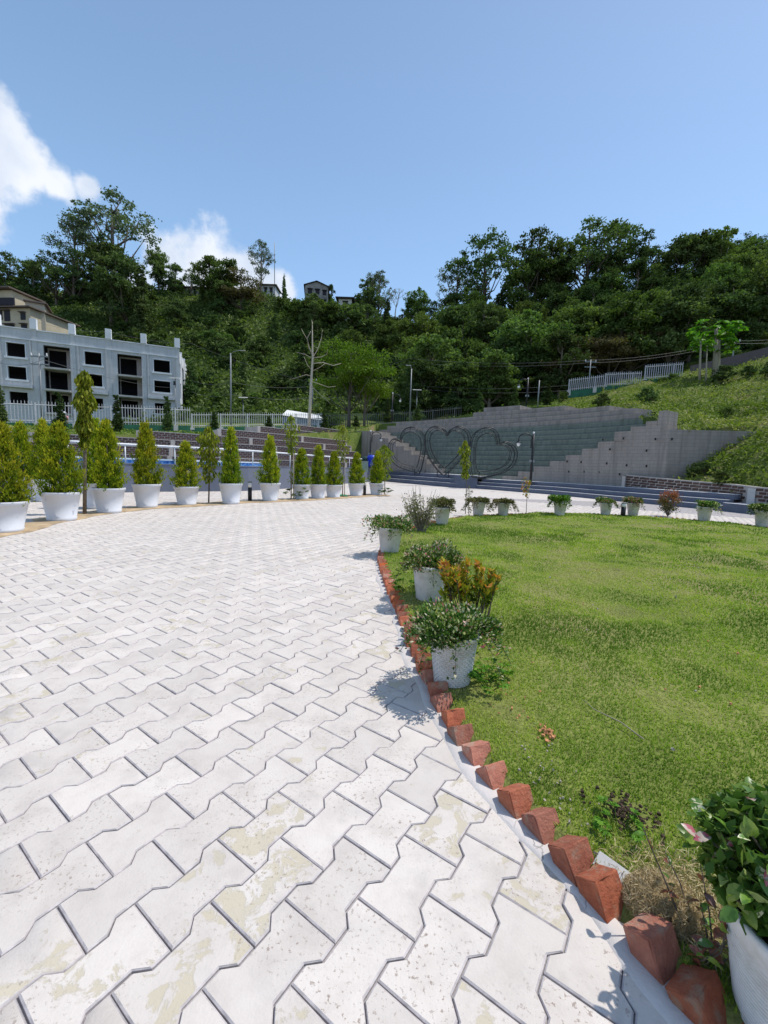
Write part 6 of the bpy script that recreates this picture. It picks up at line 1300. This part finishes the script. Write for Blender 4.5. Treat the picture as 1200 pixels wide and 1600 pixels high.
for k in range(60):
    x, y = rk.uniform(.8, 4.5), rk.uniform(1.2, 5.5)
    if x < y * .9: pebbles('leaf_litter', x, y, .01, .01, 1, .013, M_peb if k % 2 else M_clay, 'tiny pale and brown scraps lying on the lawn', 'litter')
sl = MB().box((0, 0, 0), (.115, .05, .018), M=Matrix.Rotation(-.9, 4, 'Z') @ Matrix.Rotation(.35, 4, 'X'), taper=.85).mesh('stone_slab'); o = link('stone_slab', sl, M_conc); o.location = (.655, 1.03, .03); tag(o, 'pale broken concrete slab leaning behind the red bricks', 'concrete slab')
tw = MB().tube([(0, 0, 0), (.05, .09, .01), (.075, .2, .012), (.14, .26, .006)], [.003, .0028, .002, .001], 5).mesh('twig'); o = link('twig', tw, M_pale); q = g(1030, 1158); o.location = (q[0] - .1, q[1] - .05, .04); o.rotation_euler = (0, 0, .9); tag(o, 'thin dry curved twig lying on the lawn', 'twig')
gb = lump('green_cloth', (*g(535, 776.5)[:2], .03), (.34, .2, .1), 'small crumpled green cloth at the foot of the right staked sapling', 'cloth', plain('green_cloth', (.05, .32, .16), .8, bump=.2), amp=.5)
# tall weeds growing against the end of the wall etc. are part of the weeds
# ------------------------------------------------------------------ person behind the left fence
pb = at(102, 676, 28.6); zt0 = at(102, 643.5, 28.6)[2]; hh = 1.65; bz = zt0 - hh
ps = thing('person', 'person in a white cap and pink shirt standing behind the left picket fence', 'person', (pb[0], pb[1], bz))
def skin(name, verts, edges, rad, mat, parent, root=0):
    me = bpy.data.meshes.new(name); me.from_pydata(verts, edges, []); o = bpy.data.objects.new(name, me); col.objects.link(o); m_ = o.modifiers.new('s', 'SKIN'); sv = me.skin_vertices[0].data
    for i, r_ in enumerate(rad): sv[i].radius = (r_, r_ * .85) if not hasattr(r_, '__len__') else r_
    sv[root].use_root = True; s_ = o.modifiers.new('u', 'SUBSURF'); s_.levels = 1; s_.render_levels = 1; o.parent = parent; me.materials.append(mat); return o
M_skin = plain('skin', (.20, .10, .065), .6, bump=0)
skin('body', [(0, 0, .95), (0, 0, 1.15), (0, 0, 1.36), (0, 0, 1.44), (0, -.01, 1.52), (0, -.01, 1.62), (-.17, 0, 1.35), (-.25, -.02, 1.08), (-.22, -.14, .88), (.17, 0, 1.35), (.25, -.02, 1.08), (.22, -.14, .88), (-.09, 0, .88), (-.1, 0, .48), (-.1, .02, .06), (-.1, -.14, .03), (.09, 0, .88), (.1, -.02, .48), (.1, .02, .06), (.1, -.14, .03)],
     [(0, 1), (1, 2), (2, 3), (3, 4), (4, 5), (2, 6), (6, 7), (7, 8), (2, 9), (9, 10), (10, 11), (0, 12), (12, 13), (13, 14), (14, 15), (0, 16), (16, 17), (17, 18), (18, 19)],
     [(.15, .1), (.14, .1), (.16, .1), .055, .085, .075, .06, .045, .03, .06, .045, .03, .085, .055, .04, .03, .085, .055, .04, .03], M_skin, ps)
skin('shirt', [(0, 0, .9), (0, 0, 1.15), (0, 0, 1.36), (0, 0, 1.41), (-.17, 0, 1.35), (-.23, -.01, 1.18), (.17, 0, 1.35), (.23, -.01, 1.18)], [(0, 1), (1, 2), (2, 3), (2, 4), (4, 5), (2, 6), (6, 7)], [(.175, .13), (.165, .125), (.18, .125), (.085, .08), .08, .068, .08, .068], plain('pink_cotton', (.6, .28, .34), .85, bump=0), ps)
skin('trousers', [(0, 0, .92), (-.09, 0, .84), (-.1, 0, .48), (-.1, .02, .12), (.09, 0, .84), (.1, -.02, .48), (.1, .02, .12)], [(0, 1), (1, 2), (2, 3), (0, 4), (4, 5), (5, 6)], [(.17, .13), .1, .075, .06, .1, .075, .06], plain('dark_cotton', (.03, .03, .05), .9, bump=0), ps)
MB().lathe([(.105, 1.57), (.10, 1.62), (.07, 1.66), (0, 1.675)], n=14).add([(-.08, -.09, 1.585), (.08, -.09, 1.585), (.06, -.18, 1.575), (-.06, -.18, 1.575)], [(0, 1, 2, 3)]).build('cap', M_whiteedge, ps, org=(0, 0, 0))
for o in list(bpy.data.objects):
    if 'used' in o.keys(): del o['used']
    if 'height' in o.keys(): del o['height']
for o in [o for o in bpy.data.objects if o.parent and o.parent.get('label') == '-']: bpy.data.objects.remove(o, do_unlink=True)
for o in [o for o in bpy.data.objects if o.get('label') == '-']: bpy.data.objects.remove(o, do_unlink=True)
